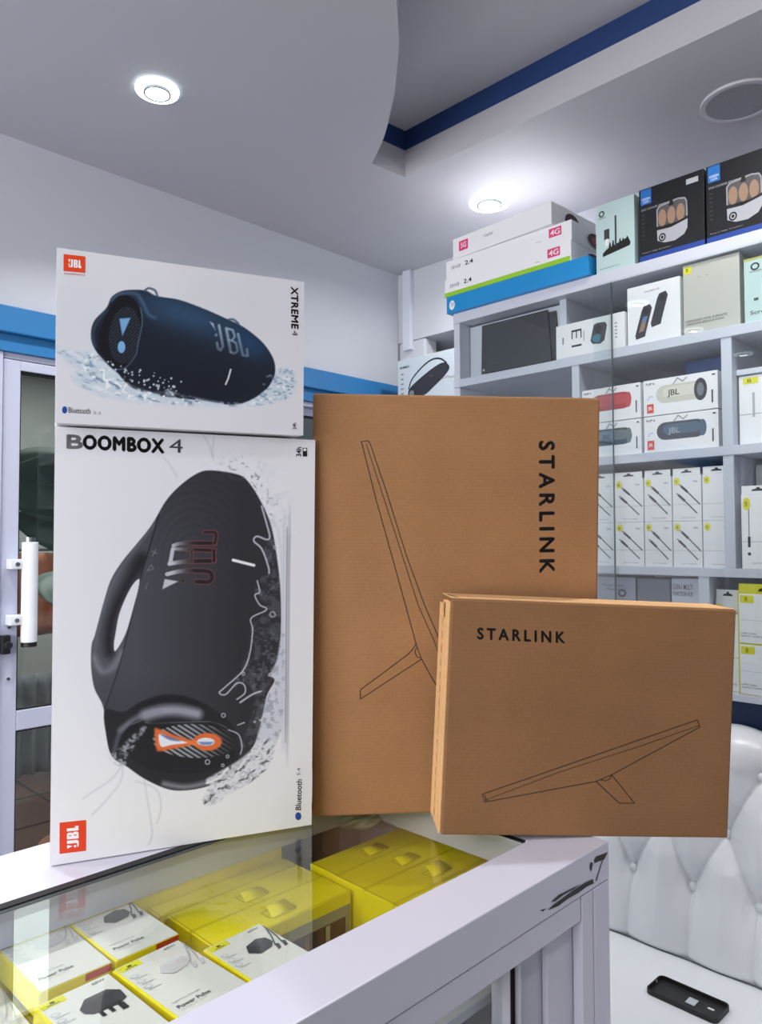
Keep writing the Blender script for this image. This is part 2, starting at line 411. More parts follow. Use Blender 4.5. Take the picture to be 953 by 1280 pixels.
# things beyond the glass
def fabric(name, x0, x1, y, z0, z1, m, label, cat, amp=.03, waves=14, n=120):
    b = bmesh.new(); top = []; 
    rows = []
    for j in range(9):
        z = z0 + (z1 - z0) * j / 8; rows.append([b.verts.new((x0 + (x1 - x0) * i / n, y + amp * math.sin(i / n * waves * 2 * math.pi + .4 * math.sin(j)), z)) for i in range(n + 1)])
    for j in range(8):
        for i in range(n): b.faces.new((rows[j][i], rows[j][i + 1], rows[j + 1][i + 1], rows[j + 1][i]))
    o = finish(name, b, m, smooth=True); md = o.modifiers.new('s', 'SOLIDIFY'); md.thickness = .004
    return tag(o, label, cat)
area('outside_fill', (1.6, 4.2, 2.9), (0, -.1, -1), 2.2, 90, (1, .99, .97))  # added fill to brighten the space beyond the door
fabric('curtain', 1.1, 3.6, 4.75, .02, .62, mat('grey_curtain_cloth', (150, 154, 160), .8, noise=.2, scale=8), 'pale grey hanging cloth seen low through the door glass', 'curtain', .03, 30, 300)
e = empty('leafy_plant', (1.22, 2.78, 0)); tag(e, 'dark green broad-leaved plant behind the door glass', 'plant')
leaf_m = mat('leaf_green', (44, 82, 62), .45, noise=.25, scale=9)
def leaf(px, py, pz, L, Wd, az, tilt, bend, roll=0.):
    b = bmesh.new(); n = 12; m_ = 6; rows = []
    for i in range(n + 1):
        t = i / n; wd = Wd * math.sin(math.pi * min(1, t * .93 + .04)) ** .7
        rows.append([b.verts.new((L * t, wd * (j / m_ - .5), -bend * t * t + .12 * Wd * abs(j / m_ - .5) * 2)) for j in range(m_ + 1)])
    for i in range(n):
        for j in range(m_): b.faces.new((rows[i][j], rows[i][j + 1], rows[i + 1][j + 1], rows[i + 1][j]))
    o = finish('leaf', b, leaf_m, e, smooth=True); o.location = (px, py, pz); o.rotation_euler = Euler((roll, tilt, az), 'XYZ')
    o.modifiers.new('s', 'SOLIDIFY').thickness = .002
for args in ((-.33, 0, 1.60, .55, .30, 0, -.05, .10, 1.25), (-.30, .06, 1.68, .5, .22, .1, -.12, .12, .9), (-.28, -.04, 1.50, .5, .22, -.1, .15, .08, 1.4), (0, 0, 1.3, .42, .28, -2.2, -.2, .2, .2), (.02, 0, 1.30, .40, .26, 1.2, -.4, .15, 0), (0, 0, 1.45, .36, .24, .4, -.8, .1, 0), (0, 0, 1.2, .4, .26, -1.0, .15, .2, 0)): leaf(*args)
b = bmesh.new(); tube(b, [(0, 0, .3), (.02, .01, .8), (0, 0, 1.5)], .015); finish('stem', b, mat('stem_brown', (70, 60, 45), .7), e)
b = bmesh.new(); cyl(b, (0, 0, .16), .13, .32, r2=.17); finish('plant_pot', b, mat('terracotta', (165, 98, 66), .6, noise=.1, scale=7), e, bevel=.006)
fabric('hanging_cloth', 1.45, 2.6, 4.55, .88, 1.36, mat('orange_cloth', (176, 104, 74), .8, noise=.2, scale=3), 'orange-brown hanging cloth dimly seen beyond the door glass, above the grey cloth', 'cloth', .02, 8, 120)
b = bmesh.new(); tube(b, [(1.3, 4.55, 0), (1.3, 4.55, 1.38), (2.7, 4.55, 1.38), (2.7, 4.55, 0)], .012); tag(finish('clothes_rail', b, DGREY), 'thin dark rail carrying the orange-brown cloth beyond the door', 'rail')
# ------------------------------------------------------------------ wall shelving on the right
shelf = empty('display_shelving', (1.9, 1.56, 0)); tag(shelf, 'white open wall shelving along the right wall packed with boxes', 'shelving')
def sp(name, lo, hi, m=white_sh, bevel=.0015):
    lo = (lo[0] - 1.9, lo[1] - 1.56, lo[2]); hi = (hi[0] - 1.9, hi[1] - 1.56, hi[2]); return box(name, lo, hi, m, shelf, bevel=bevel)
PL = [2.175, 1.955, 1.660, 1.358, 1.055]; TH = [.034, .026, .024, .022, .018]
for z, t in zip(PL, TH): sp('shelf_board', (1.90, -.6, z - t), (2.36, 1.56, z))
for y0, y1, z0, z1 in ((1.535, 1.56, 0, 2.141), (1.10, 1.124, 1.358, 1.929), (.680, .706, 1.358, 1.929), (.745, .772, 0, 1.336), (.20, .225, 0, 2.141), (-.6, -.575, 0, 2.141)):
    zs = [0] + sorted(PL); 
    for a, b_ in zip([0] + sorted(PL), [z - t for z, t in sorted(zip(PL, TH))]):
        lo_, hi_ = max(a, z0), min(b_, z1)
        if hi_ - lo_ > .05: sp('upright', (1.903 if lo_ > 1 else 1.972, y0, lo_), (2.36, y1, hi_))
sp('upright', (1.93, 1.155, 1.955), (2.36, 1.178, 2.141))
sp('back_panel', (2.345, -.575, 1.055), (2.36, 1.535, 2.141), mat('shelf_back', (170, 174, 184), .5))
sp('base_panel', (1.955, -.575, 0), (1.97, 1.535, 1.037), mat('navy_panel', (22, 52, 96), .45, noise=.03, scale=3))
sp('shelf_board', (1.93, .225, 1.835), (2.345, .680, 1.849))
g = glass_mat('showcase_glass', (252, 254, 254), 1.5)
sp('glass_pane', (1.878, .2, 1.06), (1.883, 1.04, 2.138), g, bevel=0)
sp('glass_pane', (1.889, .992, 1.06), (1.894, 1.53, 2.138), g, bevel=0)
sp('glass_edge', (1.8885, .990, 1.06), (1.8945, .992, 2.138), mat('glass_edge_green', (70, 84, 88), .3), bevel=0)
# corner shelf
o = box('corner_shelf', (2.12, 1.575, 1.775), (2.61, 2.25, 1.80), white_sh); tag(o, 'short white corner shelf between the shelving and the door wall', 'shelf')

# ------------------------------------------------------------------ cartons standing on the shelving: x axis runs to the right (-Y), depth runs +X
SH = -math.pi / 2
def sbox(name, label, ya, yb, z, h, m, depth=.12, x=1.915, cat='box', group=None, yaw=0., body='carton_body', bevel=.001):
    return carton(name, label, cat, (x, ya, z), (0, 0, SH + yaw), ya - yb, depth, h, m, group, bevel, body)
PW = mat('white_retail_card', (240, 241, 245), .4, noise=.01, scale=4)
PALEC = mat('pale_aqua_card', (190, 214, 214), .4, noise=.01, scale=4)
NAVYBOX = mat('black_retail_card', (24, 25, 30), .35, noise=.02, scale=4)
Z0, Z1, Z2, Z3, Z4 = PL
E_ = .0004
# --- top shelf, from the corner to the right
HPB = mat('bright_cyan_card', (20, 140, 208), .4)
b = sbox('laptop_box', 'flat bright blue box at the bottom of the stack on the top shelf', 1.575, 1.055, Z0, .056, HPB, .32, 1.885, group='stack at the corner end of the top shelf')
p = Print(.52, .056, eps=E_); p.ell(.045, .45, .022, .28, INKW); p.text('hp', [(.032, .28), (.058, .28), (.062, .66), (.036, .66)], HPB, shear=.2); p.done('logo', b)
GRN = M(150, 205, 40); PINK = M(225, 60, 120)
for k in range(2):
    z = Z0 + .057 + k * .061
    b = sbox('router_box', ['flat white box with a lime green bottom edge lying on the blue box', 'middle flat white box under the tilted top one on the top shelf'][k], 1.585 - .003 * k, 1.112, z, .060, PW, .30, 1.888 + .004 * k, group='stack at the corner end of the top shelf')
    p = Print(.47, .06, eps=E_)
    if k == 0: p.rect(0, 0, 1, .24, GRN)
    p.rect(.84, .42, .93, .86, PINK); p.t2('4G', .85, .5, .92, .78, INKW, off=.02); p.t2('((o))', .05, .45, .13, .68, BLACK); p.t2('2.4', .17, .48, .24, .72, BLACK, off=.02); p.t2('...', .75, .38, .78, .42, DGREY)
    p.done('lettering', b)
    q = Print(.30, .06, eps=E_, face='right', d=.473); q.ell(.45, .5, .16, .36, M(60, 40, 52)); q.ell(.45, .5, .09, .2, M(150, 60, 80)); q.done('printed_picture', b)
b = sbox('router_box', 'topmost narrower white box, tilted askew, under the downlight', 1.555, 1.17, Z0 + .179, .068, PW, .24, 1.895, group='stack at the corner end of the top shelf', yaw=-.04)
p = Print(.385, .068, eps=E_); p.rect(.07, .3, .17, .78, PINK); p.t2('5G', .09, .42, .15, .68, INKW, off=.02); p.t2('router', .34, .52, .44, .66, MGREY); p.done('lettering', b)
q = Print(.24, .068, eps=E_, face='right', d=.385); q.ell(.45, .5, .16, .36, M(60, 40, 52)); q.done('printed_picture', b)

b = sbox('grooming_kit_box', 'pale aqua box with a grooming kit picture on the top shelf', 1.045, .930, Z0, .198, PALEC, .13, 1.91)
p = Print(.115, .198, eps=E_)
p.ell(.16, .86, .075, .044, BLACK); p.ell(.16, .86, .045, .026, PALEC); p.t2('GREEN', .08, .79, .26, .81, DGREY)
p.poly([(.18, .24), (.88, .30), (.9, .34), (.84, .42), (.30, .34), (.18, .29)], BLACK); p.rect(.22, .47, .36, .62, DGREY); p.rect(.25, .38, .33, .48, INKW); p.rect(.50, .34, .545, .78, DGREY)
for x in (.36, .44, .62, .70, .80): p.poly([(x - .03, .33), (x + .04, .34), (x + .03, .40 + .04 * ((x * 100) % 3) / 2), (x, .43)], BLACK)
p.t2('Grooming Kit Pro', .1, .06, .62, .08, DGREY); p.done('printed_picture', b)
EGG = M(152, 122, 100); STEEL = M(170, 172, 180)
def egg_box(ya, yb, lab):
    b = sbox('egg_cooker_box', lab, ya, yb, Z0, .200, NAVYBOX, .17, 1.91, group='black egg cooker boxes on the top shelf'); w = ya - yb
    p = Print(w, .200, eps=E_)
    NB = M(30, 66, 150); p.rect(0, 0, 1, .085, NB)
    p.rect(.03, .78, .20, .985, M(30, 110, 190)); p.t2('GREEN', .05, .84, .18, .87, INKW); p.t2('LION', .07, .80, .16, .83, INKW)
    p.t2('EGG COOKER SERIES', .04, .70, .42, .725, LGREY)
    p.rect(.74, .86, .92, .93, LGREY) if lab.startswith('first') else None
    for k in range(7): p.rect(.045, .30 + .055 * k, .09, .315 + .055 * k, DGREY)
    # the cooker: glass dome with three eggs over a steel base with a round dial
    dome = [(.28, .42), (.28, .66), (.32, .70), (.42, .72), (.62, .73), (.72, .71), (.75, .66), (.76, .42)]
    p.poly(dome, M(150, 150, 158)); p.poly([(.30, .42), (.30, .65), (.34, .685), (.62, .71), (.71, .69), (.735, .64), (.735, .42)], M(82, 80, 84))
    for x in (.37, .51, .65): p.ell(x, .53, .062, .115, EGG)
    p.poly([(.47, .66), (.55, .66), (.53, .74), (.55, .77), (.47, .77), (.49, .73)], BLACK)
    p.poly([(.28, .37), (.76, .42), (.76, .46), (.52, .40), (.28, .43)], BLACK)
    p.poly([(.29, .24), (.40, .19), (.56, .18), (.70, .23), (.75, .30), (.755, .42), (.5, .37), (.285, .38)], STEEL)
    p.ell(.365, .27, .055, .055, BLACK); p.ell(.365, .27, .035, .035, LGREY); p.ell(.365, .27, .02, .022, BLACK)
    p.t2('Rapid Egg Cooker', .05, .115, .50, .13, LGREY); p.done('printed_picture', b)
egg_box(.916, .742, 'first black egg cooker box, next to the aqua grooming kit box')
egg_box(.737, .560, 'second black egg cooker box, at the right edge of the top shelf')

# --- second shelf
o = box('display_board', (1.955, 1.180, Z1 + .001), (1.965, 1.532, Z1 + .180), white_sh); tag(o, 'white backing board behind the laptop sleeves', 'board')
slv = mat('charcoal_sleeve', (52, 54, 62), .55, noise=.06, scale=6)
def sleeve(ya, yb, z0, h, x, tilt, lab):
    w = ya - yb; e = empty('laptop_sleeve', (x, ya, z0), (0, 0, SH)); tag(e, lab, 'laptop sleeve', 'laptop sleeves on the white board')
    b = bmesh.new(); v = []
    for y in (0, .005):
        v.append([b.verts.new(q) for q in ((0, y, 0), (w, y, tilt), (w - .012, y, h + tilt * .6), (.004, y, h))])
    b.faces.new(v[0]); b.faces.new(v[1][::-1])
    for i in range(4): b.faces.new((v[0][i], v[0][(i + 1) % 4], v[1][(i + 1) % 4], v[1][i]))
    finish('sleeve_body', b, slv, e, bevel=.001)
    q = Print(w, h, eps=.0006); q.t2('stand sleeve', .12, .17, .7, .2, M(72, 74, 82)); q.ell(.04, .07, .018, .025, LGREY); q.done('lettering', e)
    return e
sleeve(1.464, 1.190, Z1 + .002, .160, 1.949, .004, 'rear charcoal laptop sleeve peeking out below the front one')
sleeve(1.478, 1.215, Z1 + .014, .158, 1.942, -.002, 'front charcoal laptop sleeve with a faint silver corner mark')
b = sbox('gadget_box', 'white box with a large black number and round-edged device picture', 1.172, .958, Z1, .098, PW, .11, 1.90)
p = Print(.214, .098, eps=E_)
p.text('E1', [(.25, .30), (.25, .72), (.37, .72), (.37, .30)][::-1][0:4] if 0 else [(.39, .78), (.39, .28), (.24, .28), (.24, .78)][::1], BLACK, off=-.01)
p.poly([(.52, .36), (.55, .26), (.66, .22), (.72, .30), (.76, .72), (.73, .82), (.62, .84), (.57, .80)], DGREY)
p.poly([(.54, .40), (.56, .31), (.65, .28), (.67, .46), (.62, .52), (.56, .5)], M(60, 130, 150)); p.ell(.63, .66, .05, .12, BLACK)
p.rect(.42, .4, .43, .7, MGREY); p.rect(.10, .42, .12, .62, MGREY)
for k in range(5): p.rect(.87, .30 + .1 * k, .90, .33 + .1 * k, MGREY)
p.done('printed_picture', b)
b = sbox('camera_box', 'white box picturing two slim dark handheld cameras', .954, .808, Z1, .160, PW, .10, 1.91)
p = Print(.146, .160, eps=E_)
p.t2('Insta360 X3', .34, .86, .62, .89, DGREY)
for dx, dy, sc in ((.02, 0, 1), (.32, .16, 1)):
    p.poly([(.15 + dx, .09 + dy), (.32 + dx, .12 + dy), (.34 + dx, .20 + dy), (.46 + dx, .58 + dy), (.42 + dx, .65 + dy), (.30 + dx, .63 + dy), (.26 + dx, .56 + dy), (.13 + dx, .16 + dy)], M(44, 46, 52))
    p.ell(.355 + dx, .55 + dy, .055, .05, BLACK)
p.poly([(.22, .20), (.32, .22), (.38, .42), (.29, .41)], M(150, 120, 100)); p.poly([(.28, .36), (.37, .38), (.40, .46), (.31, .45)], M(90, 120, 170))
p.done('printed_picture', b)
b = sbox('adapter_box', 'tall off-white box with a small yellow corner tag on the second shelf', .800, .660, Z1, .182, mat('cream_card', (192, 192, 184), .45), .12, 1.91)
p = Print(.14, .182, eps=E_)
p.rect(.02, .87, .16, .97, YEL); p.t2('B', .06, .90, .1, .95, BLACK); p.t2('15', .27, .78, .31, .805, MGREY); p.t2('in', .42, .78, .46, .805, MGREY)
p.t2('DESIGNED FOR INFINITE', .04, .175, .78, .205, DGREY, off=.01); p.t2('CREATIVE EDUCATION', .04, .13, .72, .16, DGREY, off=.01)
p.done('lettering', b)
b = sbox('accessory_box', 'pale aqua box cut off by the right edge on the second shelf', .650, .52, Z1, .158, PALEC, .12, 1.91)
p = Print(.13, .158, eps=E_); p.ell(.2, .86, .08, .06, BLACK); p.ell(.2, .86, .05, .035, PALEC); p.t2('GREEN', .10, .77, .34, .80, DGREY); p.ell(.42, .68, .10, .09, BLACK); p.rect(.17, .33, .25, .37, DGREY); p.t2('Screen', .1, .12, .5, .18, DGREY, off=.01); p.rect(0, .965, 1, 1, M(176, 180, 90)); p.done('printed_picture', b)
for k in range(3):
    b = sbox('binder', 'grey cardboard file at the back of the second shelf, %s of the three' % ('leftmost', 'middle', 'rightmost')[k], 1.155 - .05 * k, 1.110 - .05 * k, Z1, .165, mat('grey_file', (120, 124, 132), .6), .15, 2.12, group='grey files behind the number box')
    q = Print(.045, .165, eps=E_); q.rect(.2, .3, .8, .7, M(150, 152, 158)); q.done('spine_label', b)

# --- third shelf: portable speaker cartons
def flip_box(ya, yb, z, col, col2, lab, x=1.912):
    b = sbox('speaker_carton', lab, ya, yb, z, .096, PW, .10, x, group='small portable speaker cartons on the third shelf'); w = ya - yb
    p = Print(w, .096, eps=E_)
    p.pill(.30, .56, .72, .56, .24, col, asp=w / .096); p.pill(.34, .60, .70, .60, .14, col2, asp=w / .096)
    if lab.startswith('cream'): p.ell(.78, .56, .085, .30, M(40, 44, 50)); p.ell(.78, .56, .045, .18, M(110, 114, 120)); p.t2('JBL', .34, .45, .50, .66, M(60, 62, 56), off=.02)
    else: p.ell(.80, .56, .05, .22, col2); p.t2('JBL', .34, .44, .50, .64, M(150, 160, 170) if lab.startswith('blue') else col, off=.02)
    p.t2('FLIP 6', .04, .86, .16, .92, BLACK, off=.02); p.rect(.05, .08, .145, .33, ORANGE); p.t2('JBL', .065, .14, .13, .26, INKW, off=.02)
    p.line([(.06, .45), (.10, .55), (.14, .52)], .0012, M(90, 130, 200)); p.poly([(.92, .16), (.94, .16), (.94, .5), (.92, .5)], DGREY); p.rect(.93, .88, .97, .92, DGREY)
    p.line([(.42, .80), (.48, .95), (.55, .84), (.60, .93)], .003, M(150, 152, 160)); p.done('printed_picture', b)
flip_box(1.096, .921, Z2 + .098, M(176, 40, 52), M(196, 66, 76), 'red speaker carton, upper left of the four on the third shelf')
flip_box(.913, .718, Z2 + .098, M(206, 206, 190), M(218, 218, 206), 'cream speaker carton, upper right of the four on the third shelf')
flip_box(1.096, .921, Z2, M(64, 74, 76), M(110, 120, 122), 'grey speaker carton, lower left of the four on the third shelf')
flip_box(.913, .718, Z2, M(34, 46, 62), M(64, 88, 116), 'blue speaker carton, lower right of the four on the third shelf')
b = sbox('dark_blue_carton', 'plain dark blue carton standing behind the speaker cartons', .86, .715, Z2, .262, mat('dark_blue_card', (20, 62, 120), .5), .10, 2.06)
q = Print(.145, .262, eps=E_); q.rect(.1, .2, .9, .3, M(40, 90, 150)); q.done('printed_band', b)
CBL = M(34, 35, 38)
def cable_pic(p, mode):
    if mode == 'diag':
        for dx, dy in ((0, 0), (-.10, -.19)):
            p.line([(.32 + dx, .76 + dy), (.52 + dx, .64 + dy)], .006, CBL); p.line([(.52 + dx, .64 + dy), (.95 + dx, .36 + dy)], .0028, CBL); p.line([(.25 + dx, .80 + dy), (.32 + dx, .76 + dy)], .003, MGREY)
    elif mode == 'up':
        for x, y in ((.45, .72), (.80, .80)): p.line([(x, y), (x, y - .18)], .008, CBL); p.line([(x, y - .18), (x, .30)], .003, CBL); p.line([(x, y + .03), (x, y)], .004, MGREY)
    elif mode == 'down':
        p.line([(.22, .80), (.22, .42)], .0016, CBL); p.line([(.22, .42), (.22, .30)], .006, CBL); p.ell(.22, .2, .05, .022, DGREY); p.line([(.82, .60), (.82, .02)], .0024, CBL); p.line([(.82, .54), (.82, .44)], .006, CBL)
b = sbox('cable_box', 'white cable box with a yellow tag in the right bay of the third shelf', .676, .50, Z2, .172, PW, .11, 1.935)
p = Print(.176, .172, eps=E_); p.rect(.06, .88, .26, .97, YEL); p.t2('B', .12, .90, .17, .95, BLACK); p.rect(0, .44, 1, .45, LGREY)
cable_pic(p, 'up'); p.rect(.18, .40, .21, .75, LGREY); p.done('printed_picture', b)

# --- fourth shelf: two rows of hanging-tab cable boxes
cols = [(1.087, 1.003), (1.000, .918), (.915, .841), (.838, .764), (.761, .690)]
names = ['first', 'second', 'third', 'fourth', 'fifth']
def hang_box(ya, yb, z, h, tab, lab, mode='diag', group=None, depth=.11, x=1.912, m=PW, top_m=None, black=True, tagc=YEL):
    e = sbox('cable_box', lab, ya, yb, z, h, m, depth, x, group=group); w = ya - yb
    if tab:
        t = bmesh.new(); bx(t, (.002, 0, h), (w - .002, .001, h + tab)); finish('hanging_tab', t, top_m or m, e)
        q = Print(w, tab, eps=E_); q.poly([(.3, .35), (.7, .35), (.66, .55), (.56, .62), (.54, .8), (.46, .8), (.44, .62), (.34, .55)], BLACK if black else DGREY); oo = q.done('tab_slot', e); oo.location = (0, 0, h)
    p = Print(w, h, eps=E_); p.ell(.16, .87, .11, .085, tagc); p.t2('B', .12, .84, .19, .9, BLACK); p.rect(.0, .36, 1, .367, LGREY); p.t2('Cable', .72, .84, .88, .88, DGREY)
    cable_pic(p, mode); p.t2('Fast Charging', .3, .06, .8, .09, MGREY); p.done('printed_picture', e)
    return e
for i, (ya, yb) in enumerate(cols):
    hang_box(ya, yb, Z3, .118, 0, 'white cable box, lower row of the fourth shelf, %s from the left' % names[i], group='cable boxes on the fourth shelf', mode='diag' if i < 4 else 'none')
    hang_box(ya, yb, Z3 + .1185, .118, .018, 'white cable box with hanging tab, upper row of the fourth shelf, %s from the left' % names[i], group='cable boxes on the fourth shelf', mode='diag' if i != 4 else 'none')
hang_box(.664, .585, Z3, .180, .02, 'tall white cable box with upright cable picture at the right edge', mode='down', x=1.90)
b = sbox('plain_carton', 'plain grey carton standing behind the tall cable box', .675, .61, Z3, .262, mat('plain_grey_card', (176, 180, 190), .5), .08, 2.04)
q = Print(.065, .262, eps=E_); q.rect(.1, .5, .9, .51, MGREY); q.done('printed_band', b)

# --- fifth shelf
GB = mat('grey_lavender_card', (146, 150, 166), .45); 
def dark_box(ya, yb, h, m, lab, kind):
    b = sbox('accessory_box', lab, ya, yb, Z4, h, m, .12, 1.915); w = ya - yb; p = Print(w, h, eps=E_)
    if kind == 0:
        p.t2('Wireless Charger', .30, .90, .75, .925, DGREY); p.t2('Magnetic', .40, .86, .68, .885, DGREY); p.ell(.72, .84, .09, .04, DGREY); p.ell(.72, .84, .05, .02, m); p.ell(.30, .72, .04, .02, BLACK)
    elif kind == 1:
        p.rect(.35, .52, .95, .72, BLACK)
    else:
        p.t2('12-IN-1 MULTI', .06, .895, .78, .945, DGREY, off=.01); p.t2('FUNCTION HUB', .06, .835, .78, .875, DGREY, off=.01)
        p.poly([(.45, .52), (.68, .52), (.82, .76), (.58, .76)], M(50, 44, 44)); p.ell(.88, .56, .09, .03, BLACK); p.rect(.1, .74, .42, .745, MGREY); p.t2('B', .12, .6, .16, .64, DGREY)
    p.done('printed_picture', b)
dark_box(1.083, .945, .272, GB, 'grey-lavender box with round logo on the fifth shelf', 0)
dark_box(.940, .850, .270, mat('slate_card', (110, 114, 130), .5), 'slate box between the lavender and the light grey box', 1)
dark_box(.846, .776, .274, mat('light_grey_card', (190, 196, 210), .45), 'light grey hub box with two lines of heading beside the white post', 2)
hang_box(.740, .680, Z4, .225, .024, 'white cable box with yellow dot and hanging tab in the lower right bay', mode='none', x=1.93, tagc=YEL)
b = bpy.data.objects[-1] if 0 else None
YC = mat('yellow_card', (214, 212, 40), .45)
def yb_box(z, h, tab, lab):
    e = sbox('charger_box', lab, .679, .56, z, h, YC, .12, 1.905, group='white-faced yellow boxes in the lower right bay')
    t = bmesh.new(); bx(t, (.004, -.0006, .002), (.119, 0, h - .002)); finish('front_label', t, PW, e)
    if tab:
        t = bmesh.new(); bx(t, (.004, 0, h), (.115, .001, h + .022)); finish('hanging_tab', t, YC, e)
        q = Print(.119, .022, eps=E_); q.poly([(.4, .2), (.8, .2), (.75, .5), (.62, .6), (.6, .8), (.55, .8), (.5, .6), (.43, .5)], BLACK); q.done('tab_slot', e).location = (0, 0, h)
    p = Print(.119, h, eps=.0009); p.rect(.06, .80, .32, .95, YEL); p.t2('B', .15, .84, .2, .92, BLACK); p.rect(.04, .46, 1, .466, LGREY)
    p.line([(.95, .95), (.62, .75), (.60, .55), (.78, .40)], .004, M(206, 208, 214)); p.line([(.72, .36), (.80, .26), (.86, .30)], .003, MGREY)
    p.t2('QUICK CHARGE', .06, .13, .5, .165, DGREY); p.t2('USB Cable', .06, .19, .36, .22, DGREY); p.rect(.72, .04, .98, .09, M(170, 60, 50)); p.done('printed_picture', e)
yb_box(Z4, .1225, False, 'yellow-edged white charger box at the bottom of the lower right bay')
yb_box(Z4 + .123, .122, True, 'yellow-edged white charger box with yellow tab resting on another')

# --- corner shelf
b = sbox('boombox_carton', 'light carton picturing a dark handled boombox on the corner shelf', 2.10, 1.66, 1.80, .362, mat('ice_blue_card', (196, 208, 218), .4), .16, 2.2)
p = Print(.44, .362, eps=E_)
fm = lambda L: [((a - .19) * 1.0 + .13, .55 + (b_ - .14) * .50) for a, b_ in L]
fe = lambda x, y: fm([(x, y)])[0]
body = smooth_pts(fm([(.19, .30), (.24, .42), (.42, .64), (.55, .76), (.62, .78), (.67, .72), (.68, .62), (.62, .48), (.50, .30), (.40, .17), (.30, .14), (.22, .18), (.19, .30)]), 5)
p.poly(body[:-1], M(44, 46, 56)); hnd = smooth_pts(fm([(.20, .36), (.24, .56), (.36, .78), (.48, .90), (.58, .88), (.65, .76)]), 6); p.line(hnd, .006, M(34, 38, 44)); p.ell(*fe(.235, .25), .045, .045, M(28, 30, 34)); p.ell(*fe(.235, .25), .03, .033, M(120, 132, 136))
p.ell(*fe(.47, .55), .02, .012, M(90, 70, 70)); p.t2('BOOMBOX 3', .03, .90, .15, .925, BLACK, off=.03)
for k in range(5): p.rect(.04, .83 - .055 * k, .075, .845 - .055 * k, MGREY)
p.line([(.55, .70), (.60, .72), (.64, .70), (.7, .71)], .004, LGREY); p.done('printed_picture', b)
b = sbox('beige_carton', 'narrow beige carton standing behind the boombox carton', 2.215, 2.09, 1.80, .445, mat('beige_card', (150, 142, 122), .6, noise=.05, scale=8), .12, 2.42)
q = Print(.125, .445, eps=E_); q.rect(.04, .74, .34, .9, M(120, 118, 80)); q.ell(.5, .8, .06, .03, M(80, 76, 60)); q.done('printed_picture', b)

# ------------------------------------------------------------------ tufted white sofa under the shelving
sofa = empty('sofa', (1.5, .6, 0)); tag(sofa, 'white leather sofa with deep-buttoned back under the shelving', 'sofa')
lea = mat('white_leather', (206, 209, 214), .3, noise=.01, scale=3, bump=.12, spec=.5)
XB = 1.80
rows_ = [(.600, .61), (.741, .685), (.882, .61)]
btn = []
for zi, (zz, yy) in enumerate(rows_):
    for k in range(-8, 8):
        y = yy + .15 * k
        if -.45 < y < 1.5: btn.append((y, zz))
seg = []
for k in range(-8, 8):
    for (za, ya), (zb, yb_) in (((rows_[0]), (rows_[1])), ((rows_[1]), (rows_[2]))):
        seg.append(((ya + .15 * k, za), (yb_ + .15 * k, zb))); seg.append(((ya + .15 * k, za), (yb_ + .15 * (k - 1 if yb_ > ya else k + 1), zb)))
    seg.append(((.61 + .15 * k, .60), (.615 + .15 * k, .42))); seg.append(((.61 + .15 * k, .882), (.61 + .15 * k, 1.1)))
ny, nz = 620, 240
yy = np.linspace(-.5, 1.5, ny); t = np.linspace(0, 1, nz)
# profile: front goes up from the seat, rolls over the top and down the back
Zp = []; Xp = []; Nx = []; Nz = []; Zf = []
Hh = .47; R = .05
for q in t:
    L = q * (Hh + math.pi * R + .3)
    if L < Hh: Zp.append(.42 + L); Xp.append(XB + .05 * (L / Hh) - .0); Nx.append(-1); Nz.append(0); Zf.append(.42 + L)
    elif L < Hh + math.pi * R:
        a = (L - Hh) / R; Zp.append(.42 + Hh + R * math.sin(a)); Xp.append(XB + .05 + R - R * math.cos(a)); Nx.append(-math.cos(a)); Nz.append(math.sin(a)); Zf.append(.42 + L)
    else: Zp.append(.42 + Hh - (L - Hh - math.pi * R)); Xp.append(XB + .05 + 2 * R); Nx.append(1); Nz.append(0); Zf.append(1.4)
YY, ZZ = np.meshgrid(yy, np.array(Zf)); d = np.full(YY.shape, 9.)
for a, b_ in seg:
    a = np.array(a); b_ = np.array(b_); ab = b_ - a
    if a[0] < -.7 or a[0] > 1.7: continue
    tt = np.clip(((YY - a[0]) * ab[0] + (ZZ - a[1]) * ab[1]) / (ab @ ab), 0, 1)
    d = np.minimum(d, np.hypot(YY - a[0] - tt * ab[0], ZZ - a[1] - tt * ab[1]))
db = np.full(YY.shape, 9.)
for (a, b_) in btn: db = np.minimum(db, np.hypot(YY - a, ZZ - b_))
puff = .006 * (1 - np.exp(-(d / .004) ** 1.0)) + .016 * (1 - np.exp(-(d / .035) ** 1.3)) + .020 * (1 - np.exp(-(db / .045) ** 1.5))
ang = np.arctan2(ZZ, YY)
puff += .0010 * np.exp(-(db / .045) ** 2) * np.sin((YY * 230) + 2 * np.sin(ZZ * 30))
fade = np.clip((1.12 - ZZ) / .08, 0, 1); puff = puff * fade + .042 * (1 - fade) * 1
fz = np.clip((ZZ - .42) / .03, 0, 1); puff *= fz
X_ = np.array(Xp)[:, None] + np.array(Nx)[:, None] * puff + .0 ; Z_ = np.array(Zp)[:, None] + np.array(Nz)[:, None] * puff
co3 = np.stack([X_ - 1.5, YY - .6, Z_], -1).reshape(-1, 3)
